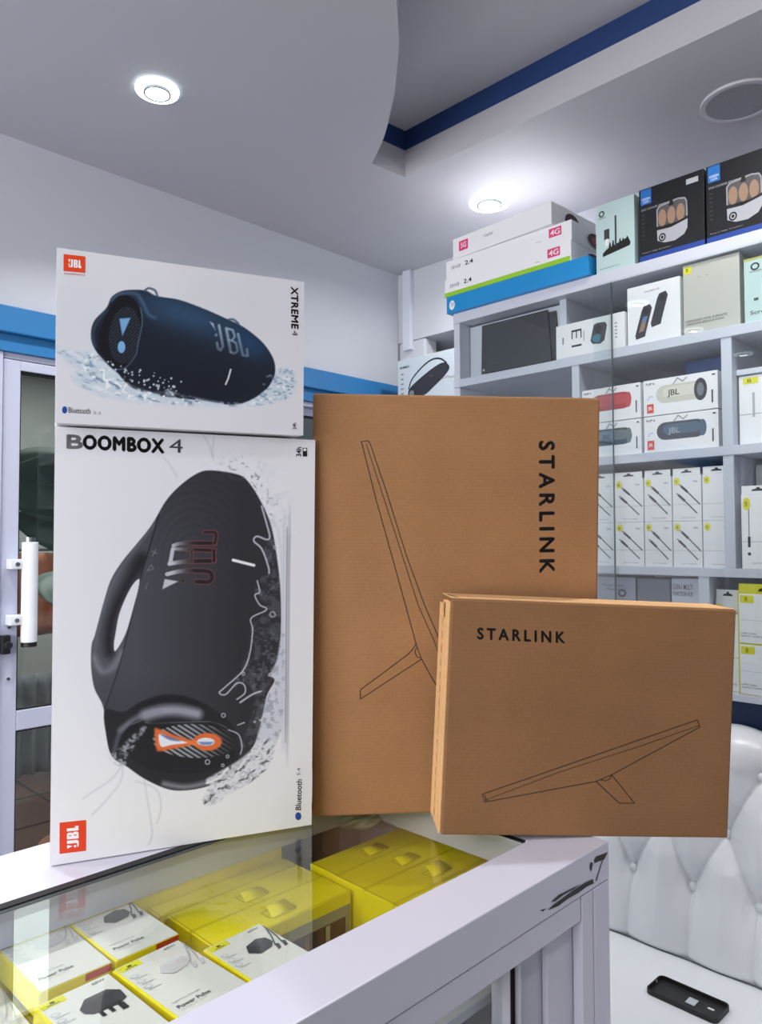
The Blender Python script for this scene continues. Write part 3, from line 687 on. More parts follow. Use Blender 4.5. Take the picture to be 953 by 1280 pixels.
def grid_mesh(name, co3, nx, ny_, m, parent, smooth=True):
    me = bpy.data.meshes.new(name); nf = (nx - 1) * (ny_ - 1)
    me.vertices.add(len(co3)); me.vertices.foreach_set('co', co3.astype(np.float32).ravel())
    i, j = np.meshgrid(np.arange(nx - 1), np.arange(ny_ - 1)); k = (j * nx + i).ravel()
    q = np.stack([k, k + 1, k + nx + 1, k + nx], -1).astype(np.int32)
    me.loops.add(nf * 4); me.loops.foreach_set('vertex_index', q.ravel())
    me.polygons.add(nf); me.polygons.foreach_set('loop_start', np.arange(0, nf * 4, 4, dtype=np.int32))
    try: me.polygons.foreach_set('loop_total', np.full(nf, 4, np.int32))
    except Exception: pass
    me.polygons.foreach_set('use_smooth', np.full(nf, smooth)); me.update(); me.validate()
    return link(name, me, m, parent)
grid_mesh('backrest', co3, ny, nz, lea, sofa)
bmesh_btn = None
for (y, z) in btn:
    if not (.1 < y < 1.3): continue
    b = bmesh.new(); bmesh.ops.create_uvsphere(b, u_segments=16, v_segments=10, radius=.0115); bmesh.ops.scale(b, vec=(.7, 1, 1), verts=b.verts)
    o = finish('button', b, lea, sofa, smooth=True); L = z - .42; o.location = (XB + .05 * L / Hh - .004 - 1.5, y - .6, z)
# seat cushion, slightly crowned
b = bmesh.new(); nx_, ny2 = 40, 60; g_ = []
for j in range(ny2 + 1):
    r = []
    for i in range(nx_ + 1):
        u_, v_ = i / nx_, j / ny2; x = 1.06 + .735 * u_; y = -.5 + 2.0 * v_
        e_ = min(u_, 1 - u_) * .735; f_ = min(v_, 1 - v_) * 2.0; h = .45 - .028 * math.exp(-e_ / .018) - .03 * math.exp(-f_ / .02)
        r.append(b.verts.new((x - 1.5, y - .6, h)))
    g_.append(r)
for j in range(ny2):
    for i in range(nx_): b.faces.new((g_[j][i], g_[j][i + 1], g_[j + 1][i + 1], g_[j + 1][i]))
ed = [e for e in b.edges if len(e.link_faces) == 1]; r = bmesh.ops.extrude_edge_only(b, edges=ed)
for v in [v for v in r['geom'] if isinstance(v, bmesh.types.BMVert)]: v.co.z = .22
finish('seat_cushion', b, lea, sofa, smooth=True)
box('sofa_base', (1.08 - 1.5, -.48 - .6, .04), (1.93 - 1.5, 1.48 - .6, .22), mat('sofa_base', (190, 192, 198), .5), sofa, bevel=.01)
for x in (1.12, 1.86):
    for y in (-.4, 1.4):
        b = bmesh.new(); cyl(b, (x - 1.5, y - .6, .02), .025, .04); finish('leg', b, mat('steel', (160, 165, 170), .25, metal=1), sofa)

# phone case
pc = empty('phone_case', (1.605, .690, .451), (0, 0, math.radians(-91))); tag(pc, 'black phone back cover lying face down on the sofa seat', 'phone case')
pm = mat('black_rubber_case', (20, 20, 22), .5, noise=.1, scale=30)
def rrect(w, h, r, n=6):
    pts = []
    for cx_, cy_, a0 in ((w / 2 - r, h / 2 - r, 0), (-w / 2 + r, h / 2 - r, 90), (-w / 2 + r, -h / 2 + r, 180), (w / 2 - r, -h / 2 + r, 270)):
        for k in range(n + 1): a = math.radians(a0 + 90 * k / n); pts.append((cx_ + r * math.cos(a), cy_ + r * math.sin(a)))
    return pts
Lc, Wc = .152, .074
b = bmesh.new(); O = rrect(Lc, Wc, .012); I = rrect(Lc - .005, Wc - .005, .010); nO = len(O)
vo0 = [b.verts.new((*q, 0)) for q in O]; vo1 = [b.verts.new((*q, .010)) for q in O]; vi1 = [b.verts.new((*q, .010)) for q in I]; vi0 = [b.verts.new((*q, .002)) for q in I]
for i in range(nO):
    j = (i + 1) % nO
    for A, B_ in ((vo0, vo1), (vo1, vi1), (vi1, vi0)): b.faces.new((A[i], A[j], B_[j], B_[i]))
b.faces.new(vo0[::-1]); b.faces.new(vi0)
finish('case_shell', b, pm, pc, bevel=0)
b = bmesh.new(); bx(b, (.000, -.012, .002), (.020, .012, .0035)); finish('sticker', b, mat('grey_sticker', (170, 176, 184), .5), pc, bevel=.0005)
b = bmesh.new(); v = [b.verts.new((.048 + q[0], .004 + q[1], .0025)) for q in rrect(.014, .006, .0029)]; b.faces.new(v); finish('camera_opening', b, mat('seat_seen_through', (206, 209, 214), .4), pc)
b = bmesh.new(); cyl(b, (-Lc / 2 + .001, .012, .006), .003, .004, 'X', 16); finish('plug_opening', b, mat('seat_seen_through', (206, 209, 214), .4), pc)

# ------------------------------------------------------------------ glass-topped display counter
cn = empty('display_counter', (0, .537, 0)); tag(cn, 'white glass-topped display counter full of small boxes', 'display counter')
def cp(name, lo, hi, m=white_al, bevel=.0015): return box(name, (lo[0], lo[1] - .537, lo[2]), (hi[0], hi[1] - .537, hi[2]), m, cn, bevel=bevel)
CX0, CX1, CY0, CY1, T = -.35, .995, .537, 1.105, 1.0
cp('top_rail', (CX0, CY0, .948), (CX1, .620, T)); cp('top_rail', (CX0, .955, .948), (CX1, CY1, T)); cp('top_rail', (.912, .620, .952), (CX1, .955, T)); cp('top_rail', (CX0, .620, .952), (-.27, .955, T))
cp('lower_rail', (CX0, CY0 + .0015, .914), (.919, .600, .9465))
cp('corner_post', (.921, CY0 + .0008, 0), (.950, .60, .9465)); cp('corner_post', (.9515, CY0 + .0004, 0), (CX1, .60, .9465))
cp('corner_post', (.93, 1.04, 0), (CX1, CY1, .948)); cp('corner_post', (CX0, CY0, 0), (CX0 + .07, .60, .914)); cp('corner_post', (CX0, 1.04, 0), (CX0 + .07, CY1, .948))
cp('sash', (.857, .552, .05), (.919, .575, .914)); cp('sash', (.800, .560, .05), (.856, .583, .914), mat('sash_grey_white', (188, 190, 206), .35))
cp('gasket', (.779, .562, .05), (.7995, .583, .914), mat('black_rubber', (14, 14, 15), .6)); cp('sash_edge', (.776, .555, .05), (.779, .583, .914)); cp('sash_edge', (.7955, .553, .05), (.7995, .5615, .914))
cp('glass_top', (-.27, .620, .993), (.912, .955, .9985), glass_mat('counter_glass', (252, 254, 253), 1.52), bevel=0)
cp('seal', (-.27, .943, .9986), (.912, .957, 1.0012), mat('black_rubber', (14, 14, 15), .6), bevel=.0005)
cp('seal', (-.27, .936, .9986), (.912, .943, .9995), mat('grey_rubber', (60, 66, 70), .4), bevel=.0003)
cp('seal', (.904, .622, .9986), (.914, .943, 1.0), mat('black_rubber', (14, 14, 15), .6), bevel=.0003)
cp('front_glass', (CX0 + .07, .566, .12), (.776, .571, .914), glass_mat('counter_glass', (252, 254, 253), 1.52), bevel=0)
cp('inner_shelf', (CX0 + .02, .60, .832), (.98, 1.09, .845), white_sh); cp('inner_shelf', (CX0 + .02, .60, .50), (.98, 1.09, .51), white_sh)
cp('rear_panel', (CX0 + .02, 1.090, .12), (.98, 1.10, .95), white_al); cp('end_panel', (.980, .60, .12), (.99, 1.04, .95), white_al); cp('end_panel', (CX0 + .005, .60, .12), (CX0 + .015, 1.04, .95), white_al)
cp('plinth', (CX0, CY0 + .01, 0), (CX1 - .002, CY1 - .005, .12), white_al)
# chipped paint on the front face
chip = mat('bare_dark_metal', (26, 28, 36), .6, noise=.3, scale=60)
def chips(polys, yv):
    b = bmesh.new()
    for P in polys:
        q = [at(x, y, 'Y', yv) for x, y in P]; vs = [b.verts.new((a.x, a.y - .537, min(a.z, .9995))) for a in q]
        for t_ in tessellate_polygon([[Vector((a.x, a.z, 0)) for a in q]]): b.faces.new([vs[i] for i in t_])
    finish('paint_chip', b, chip, cn)
sc = lambda L: [(640 + a / 5.123, 1030 + b_ / 5.123) for a, b_ in L]
chips([sc([(527, 230), (540, 208), (585, 192), (617, 180), (592, 228), (556, 240), (530, 252)]), sc([(502, 250), (513, 243), (520, 252), (514, 290), (508, 308), (500, 285)]),
       sc([(230, 552), (270, 515), (330, 470), (400, 420), (470, 375), (520, 352), (527, 380), (480, 402), (430, 440), (360, 480), (300, 525), (250, 545)]),
       sc([(250, 500), (300, 455), (360, 425), (440, 385), (400, 415), (330, 455), (280, 495)]), sc([(180, 552), (205, 545), (225, 540), (200, 560)]),
       sc([(536, 368), (545, 362), (585, 230), (580, 228)])], .5365)

# things inside the counter -----------------------------------------------------
DY = mat('yellow_gloss_card', (240, 224, 8), .38)
def inner_box(cx_, cy_, z, w, dp, h, yaw, lab, kind=0):
    """white-topped charger box lying flat; x to the right in the photo, y away"""
    e = empty('charger_box', (cx_, cy_, z), (0, 0, yaw)); tag(e, lab, 'box', 'small white and yellow charger boxes in the counter')
    box('carton_body', (0, 0, 0), (w, dp, h), DY, e, bevel=.0012)
    t = bmesh.new(); bx(t, (.003, .001, h), (w - .0008, dp - .001, h + .0006)); finish('top_label', t, mat('label_white', (226, 226, 222), .4), e)
    p = Print(w, dp, eps=.0002, face='top', d=h + .0006)
    p.rect(.04, .90, .36, .985, YEL); p.ell(.20, .945, .035, .012, BLACK); p.rect(.12, .915, .28, .925, DGREY)
    p.t2('65W', .72, .93, .9, .965, MGREY, off=.02)
    for k in range(3):
        p.ell(.12 + .0 * k, .78 - .10 * k, .055, .026, LGREY); p.ell(.12, .78 - .10 * k, .045, .02, M(222, 222, 220))
        p.rect(.08, .73 - .10 * k, .26, .738 - .10 * k, LGREY)
    p.t2('GaN Fast Charger', .12, .235, .52, .262, MGREY); p.t2('Power Pulse', .12, .155, .58, .20, DGREY, off=.01); p.t2('charger set 65W', .12, .12, .50, .145, LGREY)
    a = M(52, 54, 58) if kind else M(206, 206, 210); c2 = M(74, 76, 82) if kind else M(220, 220, 224)
    if kind == 2:
        p.poly([(.36, .70), (.50, .80), (.80, .80), (.92, .72), (.90, .60), (.78, .56), (.45, .58), (.37, .63)], a); p.poly([(.50, .80), (.80, .80), (.84, .76), (.48, .76)], c2)
        for x in (.50, .62, .74): p.rect(x, .50, x + .05, .60, M(34, 34, 36))
        p.rect(.74, .47, .82, .56, M(34, 34, 36))
    else:
        p.poly([(.38, .66), (.46, .76), (.68, .80), (.80, .76), (.82, .66), (.72, .60), (.50, .58)], a); p.poly([(.46, .76), (.68, .80), (.80, .76), (.60, .70)], c2)
        for dx in (0, .12):
            p.line([(.78 + dx, .60), (.88 + dx * .6, .72), (.985, .90 + dx * .2)], .0016, M(70, 70, 74) if kind else LGREY); p.poly([(.74 + dx, .52), (.80 + dx, .53), (.84 + dx, .60), (.79 + dx, .62)], a)
    p.done('printed_picture', e)
    q = Print(w, h, eps=.0003); q.rect(.62, .72, .99, .99, M(200, 60, 40)) if kind != 2 else q.rect(.7, .8, .95, .9, YEL); q.done('red_stripe', e)
    return e
BH = .030
def charger(x0, y0, ztop, yaw, lab, kind, w=.083, dp=.140):
    inner_box(x0, y0, ztop - BH, w, dp, BH, yaw, lab, kind)
charger(.405, .840, .945, .03, 'white-topped box with a dark charger, back row right', 1)
charger(.3185, .840, .945, .02, 'white-topped box with a pale charger, back row left', 0)
charger(.493, .652, .945, .03, 'white-topped box with a dark plug and cables, front row right', 1, w=.083, dp=.138)
charger(.402, .686, .945, .06, 'white-topped box with a pale charger, middle of the front row', 0, w=.086)
charger(.311, .680, .945, .04, 'white-topped box with a dark three-pin plug, front row left', 2)
charger(.232, .75, .915, .0, 'lower white-topped box at the left edge beside the back row', 0, w=.08, dp=.19)
for x0, y0, yaw, n, LB in ((.405, .842, .04, 2, 'dark charger box at the back right'), (.3185, .840, .02, 2, 'pale charger box at the back left'), (.493, .652, .03, 2, 'dark plug and cables box at the front right'), (.402, .686, .06, 2, 'pale charger box in the front middle'), (.311, .680, .04, 2, 'three-pin plug box at the front left'), (.232, .75, 0, 1, 'low box at the left edge')):
    for k in range(n):
        w, dp = (.08, .19) if n == 1 else (.083, .138)
        z = .845 + .0005 if k == 0 else .8757
        hh = BH - .0006 if n == 2 else .038
        e = empty('charger_box', (x0 + .001, y0 + .001, z), (0, 0, yaw)); tag(e, '%s yellow box under the %s' % ('bottom' if k == 0 and n == 2 else 'middle' if n == 2 else 'single', LB), 'box', 'lower yellow boxes in the counter')
        box('carton_body', (0, 0, 0), (w - .002, dp, hh), DY, e, bevel=.0012)
        q = Print(w - .002, hh, eps=.0003); q.rect(0, .97, 1, 1, M(170, 165, 20)); q.done('lid_seam', e)

def tab_box(x0, x1, y0, y1, ztop, lab, tabx=None, lift=0, window=False):
    w, dp, h = x1 - x0, y1 - y0, ztop - .8455
    e = empty('adapter_box', (x0, y0, .8455), (0, 0, .0)); tag(e, lab, 'box', 'long yellow boxes lying in the counter')
    box('carton_body', (0, 0, 0), (w, dp, h), DY, e, bevel=.0012)
    p = Print(w, dp, eps=.0002, face='top', d=h); seam = M(160, 146, 20)
    p.line([(.0, .03), (1, .03)], .0008, seam); p.line([(.015, .0), (.015, 1)], .0008, seam)
    if tabx:
        p.line([(tabx - .10, .30), (tabx - .07, .22), (tabx + .07, .22), (tabx + .10, .30), (tabx + .10, .62), (tabx - .10, .62)], .0009, seam, closed=True)
    p.done('lid_seam', e)
    if tabx and lift:
        b = bmesh.new(); n = 8; W2 = .09 * w; prev = None
        for k in range(n + 1):
            t_ = k / n; y = dp * (.26 + .36 * t_); z = h + .0006 + lift * math.sin(t_ * math.pi * .5) ; ww = W2 * (1 - .25 * t_)
            cur = (b.verts.new((tabx * w - ww, y, z)), b.verts.new((tabx * w + ww, y, z)))
            if prev: b.faces.new((prev[0], prev[1], cur[1], cur[0]))
            prev = cur
        oo = finish('hanging_tab', b, DY, e, smooth=True); oo.modifiers.new('s', 'SOLIDIFY').thickness = .0008
    if window:
        p = Print(w, h, eps=.0003); p.rect(.30, 0, .99, .80, M(150, 148, 120)); p.rect(.45, 0, .95, .62, M(70, 46, 34))
        for k, c in enumerate(((120, 96, 60), (52, 30, 22), (92, 60, 44), (170, 160, 130), (60, 44, 34))): p.rect(.62 + .055 * k, .04, .655 + .055 * k, .6, M(*c))
        p.done('clear_window', e)
    return e
tab_box(.515, .737, .800, .8615, .930, 'yellow box with a see-through front window, left pair front', .52, .006, True)
tab_box(.515, .737, .8625, .921, .930, 'yellow box directly behind the windowed yellow box', .52, .004)
tab_box(.505, .737, .922, .957, .930, 'third yellow box of the left row, in front of the long raised one')
tab_box(.33, .735, .958, 1.03, .962, 'long raised yellow box against the rear of the counter')
tab_box(.739, .972, .640, .7165, .936, 'frontmost of the right-hand yellow boxes, next to the front frame', .55, .008)
tab_box(.740, .974, .7185, .778, .936, 'second of the right-hand yellow boxes with raised tab', .52, .008)
tab_box(.742, .976, .7795, .838, .936, 'third of the right-hand yellow boxes, under the carton shadow', .50, .003)
tab_box(.744, .978, .8395, .900, .936, 'fourth of the right-hand yellow boxes', .45, .003)
# crumpled plastic bag in the right end
b = bmesh.new(); bmesh.ops.create_icosphere(b, subdivisions=4, radius=1)
for v in b.verts:
    n_ = math.sin(v.co.x * 7 + v.co.y * 3) * .08 + math.sin(v.co.y * 11 + v.co.z * 6) * .06 + random.uniform(-.02, .02); v.co = v.co * (1 + n_)
    v.co = Vector((v.co.x * .055, v.co.y * .045, v.co.z * .016))
o = finish('plastic_bag', b, mat('cloudy_plastic', (176, 180, 168), .3, spec=.6), smooth=True); o.location = (.900, .948, .962); tag(o, 'crumpled cloudy plastic bag beside the yellow boxes in the counter', 'bag')
o.location = (.905, .955, .955)
b = carton('leaflet_pack', 'grey printed pack with rows of dots behind the front counter glass', 'box', (.40, .62, .511), (0, 0, 0), .37, .06, .30, mat('grey_print_pack', (128, 132, 134), .5))
p = Print(.37, .30, eps=.0004)
for i in range(14):
    for j in range(12): p.k = 1; p.rect(.04 + .07 * i, .05 + .075 * j, .055 + .07 * i, .062 + .075 * j, DGREY)
p.done('printed_dots', b)

# ------------------------------------------------------------------ painted product pictures: a numpy painter that inks a fine grid on the carton face
def cr(pts, n=6, closed=True):
    P = np.array(pts, float); N = len(P); out = []
    for i in range(N if closed else N - 1):
        p0, p1, p2, p3 = (P[(i - 1) % N], P[i], P[(i + 1) % N], P[(i + 2) % N]) if closed else (P[max(i - 1, 0)], P[i], P[i + 1], P[min(i + 2, N - 1)])
        for k in range(n):
            t = k / n; out.append(.5 * (2 * p1 + (p2 - p0) * t + (2 * p0 - 5 * p1 + 4 * p2 - p3) * t * t + (-p0 + 3 * p1 - 3 * p2 + p3) * t ** 3))
    if not closed: out.append(P[-1])
    return np.array(out)
class Painter:
    def __init__(s, w, h, board, bg, res=.0008):
        s.w, s.h = w, h; s.nx = int(w / res) + 1; s.ny = int(h / res) + 1
        Hi = homography([(0, 0), (w, 0), (w, h), (0, h)], board)
        U, V = np.meshgrid(np.linspace(0, w, s.nx), np.linspace(0, h, s.ny)); s.U, s.V = U, V
        q = np.stack([U, V, np.ones_like(U)], -1) @ Hi.T; s.X = q[..., 0] / q[..., 2]; s.Y = q[..., 1] / q[..., 2]
        s.C = np.zeros(U.shape + (3,)) + np.array(bg, float)
    def mask(s, poly, soft=.8):
        P = np.array(poly); x0, y0 = P.min(0) - 4 - soft; x1, y1 = P.max(0) + 4 + soft
        sel = (s.X > x0) & (s.X < x1) & (s.Y > y0) & (s.Y < y1); X = s.X[sel]; Y = s.Y[sel]
        d = np.full(X.shape, 1e9); ins = np.zeros(X.shape, bool); Q = np.roll(P, -1, 0)
        for a, b in zip(P, Q):
            ab = b - a; L = ab @ ab
            if L < 1e-9: continue
            t = np.clip(((X - a[0]) * ab[0] + (Y - a[1]) * ab[1]) / L, 0, 1); d = np.minimum(d, np.hypot(X - a[0] - t * ab[0], Y - a[1] - t * ab[1]))
            c = (a[1] > Y) != (b[1] > Y)
            with np.errstate(divide='ignore', invalid='ignore'): ins ^= c & (X < (b[0] - a[0]) * (Y - a[1]) / (b[1] - a[1] + 1e-12) + a[0])
        sd = np.where(ins, -d, d); m = np.zeros(s.X.shape); m[sel] = np.clip(.5 - sd / soft / 2 * 1.0, 0, 1); return m
    def stroke(s, pts, wd, soft=.8, taper=None):
        P = np.array(pts, float); m = np.zeros(s.X.shape); x0, y0 = P.min(0) - wd - 3; x1, y1 = P.max(0) + wd + 3
        sel = (s.X > x0) & (s.X < x1) & (s.Y > y0) & (s.Y < y1); X = s.X[sel]; Y = s.Y[sel]; d = np.full(X.shape, 1e9)
        for i in range(len(P) - 1):
            a, b = P[i], P[i + 1]; ab = b - a; L = max(ab @ ab, 1e-9); t = np.clip(((X - a[0]) * ab[0] + (Y - a[1]) * ab[1]) / L, 0, 1)
            d = np.minimum(d, np.hypot(X - a[0] - t * ab[0], Y - a[1] - t * ab[1]))
        m[sel] = np.clip(.5 + (wd / 2 - d) / soft, 0, 1); return m
    def ell(s, cx, cy, rx, ry, rot=0, soft=.8):
        c, q = math.cos(rot), math.sin(rot); dx = s.X - cx; dy = s.Y - cy; r = np.hypot((dx * c + dy * q) / rx, (-dx * q + dy * c) / ry); return np.clip(.5 + (1 - r) * min(rx, ry) / soft, 0, 1)
    def blob(s, cx, cy, rx, ry, rot=0):
        c, q = math.cos(rot), math.sin(rot); dx = s.X - cx; dy = s.Y - cy; return np.exp(-(((dx * c + dy * q) / rx) ** 2 + ((-dx * q + dy * c) / ry) ** 2))
    def over(s, col, m):
        col = np.array(col, float); m = np.clip(m, 0, 1)[..., None]; s.C = s.C * (1 - m) + col * m
    def noise(s, sc, seed, oct=3, ax=1., ay=1., sh=0.):
        out = 0; amp = 1; tot = 0; rng = np.random.RandomState(seed)
        for o in range(oct):
            g = rng.rand(64, 64); x = (s.X * ax / sc * 2 ** o) % 64; y = ((s.Y + sh * s.X) * ay / sc * 2 ** o) % 64; xi = x.astype(int); yi = y.astype(int); fx = x - xi; fy = y - yi; fx = fx * fx * (3 - 2 * fx); fy = fy * fy * (3 - 2 * fy)
            a = g[yi % 64, xi % 64]; b = g[yi % 64, (xi + 1) % 64]; c = g[(yi + 1) % 64, xi % 64]; d = g[(yi + 1) % 64, (xi + 1) % 64]
            out = out + amp * ((a * (1 - fx) + b * fx) * (1 - fy) + (c * (1 - fx) + d * fx) * fy); tot += amp; amp *= .5
        return out / tot
    def done(s, parent, name='printed_picture', y=-.0003):
        co3 = np.stack([s.U, np.full(s.U.shape, y), s.V], -1).reshape(-1, 3)
        o = grid_mesh(name, co3, s.nx, s.ny, paint_mat('glossy_print'), parent, False); me = o.data
        c = np.clip(s.C, 0, 255) / 255; c = np.where(c <= .04045, c / 12.92, ((c + .055) / 1.055) ** 2.4)
        at_ = me.color_attributes.new('print', 'FLOAT_COLOR', 'POINT'); a4 = np.concatenate([c.reshape(-1, 3), np.ones((c.size // 3, 1))], 1).astype(np.float32)
        at_.data.foreach_set('color', a4.ravel()); return o

def jbl_logo(p, x0, y0, x1, y1, m, quad=None):
    """the three-letter speaker mark with its exclamation mark in front, drawn as strokes in a unit square"""
    q = quad or [(x0, y0), (x1, y0), (x1, y1), (x0, y1)]
    a, b, c, d = [Vector(v) for v in q]
    T_ = lambda x, y: tuple(a * (1 - x) * (1 - y) + b * x * (1 - y) + c * x * y + d * (1 - x) * y)
    p.poly([T_(*v) for v in ((0, 1), (.16, 1), (.10, .52))], m); p.poly([T_(*v) for v in ((.03, .22), (.13, .22), (.13, .42), (.03, .42))], m)
    k = p.k
    p.poly([T_(*v) for v in ((.22, 1), (.36, 1), (.36, .14), (.30, 0), (.08, 0), (.02, .12), (.16, .14), (.20, .13), (.22, .2))], m)
    for P in (((.42, 0), (.56, 0), (.56, 1), (.42, 1)), ((.56, 1), (.66, 1), (.72, .9), (.72, .6), (.68, .52), (.56, .52), (.56, .6), (.60, .62), (.60, .84), (.56, .86)), ((.56, 0), (.68, 0), (.74, .1), (.74, .44), (.68, .52), (.56, .52), (.56, .42), (.61, .4), (.61, .16), (.56, .14)), ((.79, 0), (1, 0), (1, .3), (.93, .3), (.93, .14), (.92, .14), (.92, 1), (.79, 1))):
        p.poly([T_(*v) for v in P], m)

# ------------------------------------------------------------------ the four large cartons on the counter
def big(name, label, loc, yaw, tx, ry, w, d, h, m, bevel=.0025):
    e = carton(name, label, 'box', loc, (0, 0, 0), w, d, h, m, bevel=bevel)
    R_ = Matrix.Rotation(math.radians(yaw), 3, 'Z') @ Matrix.Rotation(math.radians(tx), 3, 'X') @ Matrix.Rotation(math.radians(ry), 3, 'Y')
    e.rotation_euler = R_.to_euler(); return e
CARTON_W = mat('white_glossy_carton', (226, 226, 232), .36, noise=.01, scale=3)
BGC = (226, 226, 232)

# --- lower white carton
w, h = .3611, .5805; BB = [(63, 1083), (388, 1031), (396, 550), (68, 534)]
c1 = big('boombox_carton', 'tall white carton with a large black boombox picture, standing under the smaller one', (.399, 1.0197, 1.0015), -22.05, 1.8, 0, w, .22, h, CARTON_W)
P = Painter(w, h, BB, BGC); X, Y = P.X, P.Y
P.over((214, 216, 226), .6 * P.blob(200, 700, 130, 220)); P.over((232, 232, 228), .5 * P.blob(160, 1040, 120, 50))
# faint water behind
n1 = P.noise(9, 3)
P.over((200, 204, 214), .5 * np.clip((n1 - .5) * 6, 0, 1) * P.blob(335, 650, 30, 60)); 
for pts in ([(205, 573), (214, 584), (222, 598)], [(252, 540), (262, 556), (268, 575)], [(268, 548), (266, 570)], [(155, 955), (140, 975), (118, 990), (104, 1000)], [(154, 960), (150, 980), (130, 1005), (115, 1020)], [(170, 978), (195, 988), (201, 1010), (196, 1030)], [(180, 975), (184, 1000), (190, 1040), (186, 1056)]):
    P.over((188, 192, 202), .55 * P.stroke(cr(pts, 6, False), 2.2, 2.0))
# vertical water wall
g = np.clip((Y - 620) / 60, 0, 1) * np.clip((965 - Y) / 60, 0, 1)
P.over((150, 154, 170), .75 * g * P.stroke([(364, 600), (362, 700), (358, 960)], 3.0, 2.5)); P.over((196, 200, 212), .8 * g * P.stroke([(357, 640), (355, 720), (353, 940)], 4, 3)); P.over((110, 112, 124), .7 * g * P.stroke([(360, 660), (358, 780), (356, 930)], 1.4, 1.2))
outline = cr([(265, 589), (298, 594), (312, 604), (328, 630), (340, 660), (347, 700), (351, 740), (352, 800), (349, 822), (340, 845), (343, 853), (333, 872), (327, 900), (321, 925), (305, 950), (285, 972), (258, 984), (230, 989), (208, 987), (181, 975), (159, 960), (141, 948), (134, 927), (129.5, 887), (118, 862), (114, 833), (115, 808), (119, 796), (130.5, 753), (139.5, 726), (154, 703), (172, 681), (190, 658), (208, 627.5), (226, 608), (247, 593)], 6)
hole_p = cr([(174.5, 726), (166.5, 732), (157.5, 748), (148.5, 771), (144, 795), (142, 808), (143.5, 817), (150, 809), (157.5, 794), (163, 777), (168.5, 757), (173, 740)], 6)
mo = P.mask(outline); mh = P.mask(hole_p); ms = mo * (1 - mh)
tone = np.zeros(X.shape + (3,)) + np.array((44, 44, 50.))
P.over((46, 46, 52), ms)
lit = np.clip((300 - X) / 130, 0, 1) * np.clip((Y - 560) / 160, .25, 1) * np.clip((960 - Y) / 120, 0, 1)
P.over((92, 93, 102), ms * .75 * lit)
P.over((30, 30, 36), ms * .7 * P.blob(215, 620, 60, 22, -.7) * 0)
wv_ = .5 + .5 * np.sin((X * .55 + Y * 1.15) * 1.55) * np.sin((X * 1.2 - Y * .5) * 1.2)
rr = np.hypot(X - 245, (Y - 700) * .8); moire = .5 + .5 * np.sin(rr * .75 + .02 * X)
grille = P.mask(cr([(265, 590), (300, 597), (330, 634), (345, 690), (350, 800), (335, 870), (325, 905), (297, 927), (289, 907), (269, 890), (253, 880), (226, 871), (200, 871), (175, 880), (154, 892), (140, 905), (131, 890), (146, 845), (159, 797), (175, 728), (189, 680), (199, 645), (222, 613)], 6))
P.over((120, 122, 132), ms * grille * (.10 * wv_ + .12 * moire * np.clip((760 - Y) / 100, 0, 1)) * np.clip((310 - X) / 90, 0, 1))
P.over((26, 26, 32), ms * grille * .35 * (1 - wv_) * np.clip((320 - X) / 90, .2, 1))
P.over((22, 22, 27), ms * .8 * P.stroke(cr([(199, 645), (189, 680), (175, 728), (159, 797), (146, 845), (131, 888)], 6, False), 1.4, 1.2))
# handle shading
hand = ms * (1 - grille)
P.over((30, 28, 34), hand * .9 * P.stroke(cr([(178, 700), (158, 735), (142, 770), (136, 800), (137, 818)], 6, False), 12, 12)); P.over((106, 108, 118), hand * .75 * P.stroke(cr([(196, 655), (160, 700), (136, 742), (121, 795), (119, 830), (128, 845)], 6, False), 2.5, 5)); P.over((128, 130, 142), hand * .8 * P.stroke(cr([(118, 825), (128, 842), (142, 836), (152, 818)], 6, False), 6, 8)); P.over((70, 71, 80), hand * .7 * P.blob(135, 862, 14, 14)); P.over((34, 34, 40), hand * .8 * P.blob(176, 708, 14, 10, -.6))
# bumper and end cap
bump_ = P.mask(cr([(131, 890), (154, 892), (175, 880), (200, 871), (226, 871), (253, 880), (269, 890), (289, 907), (298, 930), (298, 946), (285, 972), (258, 984), (230, 989), (208, 987), (181, 975), (159, 960), (141, 948), (134, 927)], 6))
P.over((36, 36, 41), bump_); P.over((150, 152, 166), bump_ * .95 * P.stroke(cr([(182, 896), (200, 891), (222, 890), (246, 894)], 6, False), 13, 9)); P.over((130, 132, 146), bump_ * .8 * P.stroke(cr([(150, 915), (172, 899), (200, 892)], 6, False), 5, 7)); P.over((110, 112, 124), bump_ * .8 * P.stroke(cr([(143, 940), (150, 918), (162, 906)], 6, False), 3, 6)); P.over((150, 152, 162), bump_ * .9 * P.stroke(cr([(205, 981), (230, 985), (258, 980)], 6, False), 5, 7)); P.over((24, 24, 29), bump_ * .7 * P.stroke(cr([(170, 886), (200, 877), (228, 876), (255, 886)], 6, False), 5, 6))
capm = P.mask(cr([(150, 936), (153, 922), (165, 907), (180, 902), (188, 906), (215, 905), (250, 903), (268, 905), (284, 912), (292, 928), (292, 946), (275, 960), (240, 968), (200, 966), (170, 955)], 6))
P.over((28, 28, 32), capm); P.over((120, 122, 130), capm * .8 * P.stroke(cr([(164, 908), (180, 902), (188, 906), (250, 904), (268, 905), (284, 912)], 6, False), 1.2, 1.0))
st = (.5 + .5 * np.sin((X * .62 + Y * -1.0) * 1.05)) > .52; el = P.ell(243, 928, 52, 21, .03)
P.over((148, 150, 158), capm * el * st * np.clip((300 - X) / 60, .2, 1))
tri_ = cr([(193, 914), (198, 913), (216, 920), (236, 926), (243, 930), (236, 934), (215, 938), (199, 941), (195, 936)], 4)
P.over((214, 104, 52), P.mask(tri_, 1.6)); P.over((214, 104, 52), P.ell(259, 929, 18, 11, 0, 1.6)); P.over((224, 118, 60), P.stroke([(236, 930), (248, 930)], 6, 2))
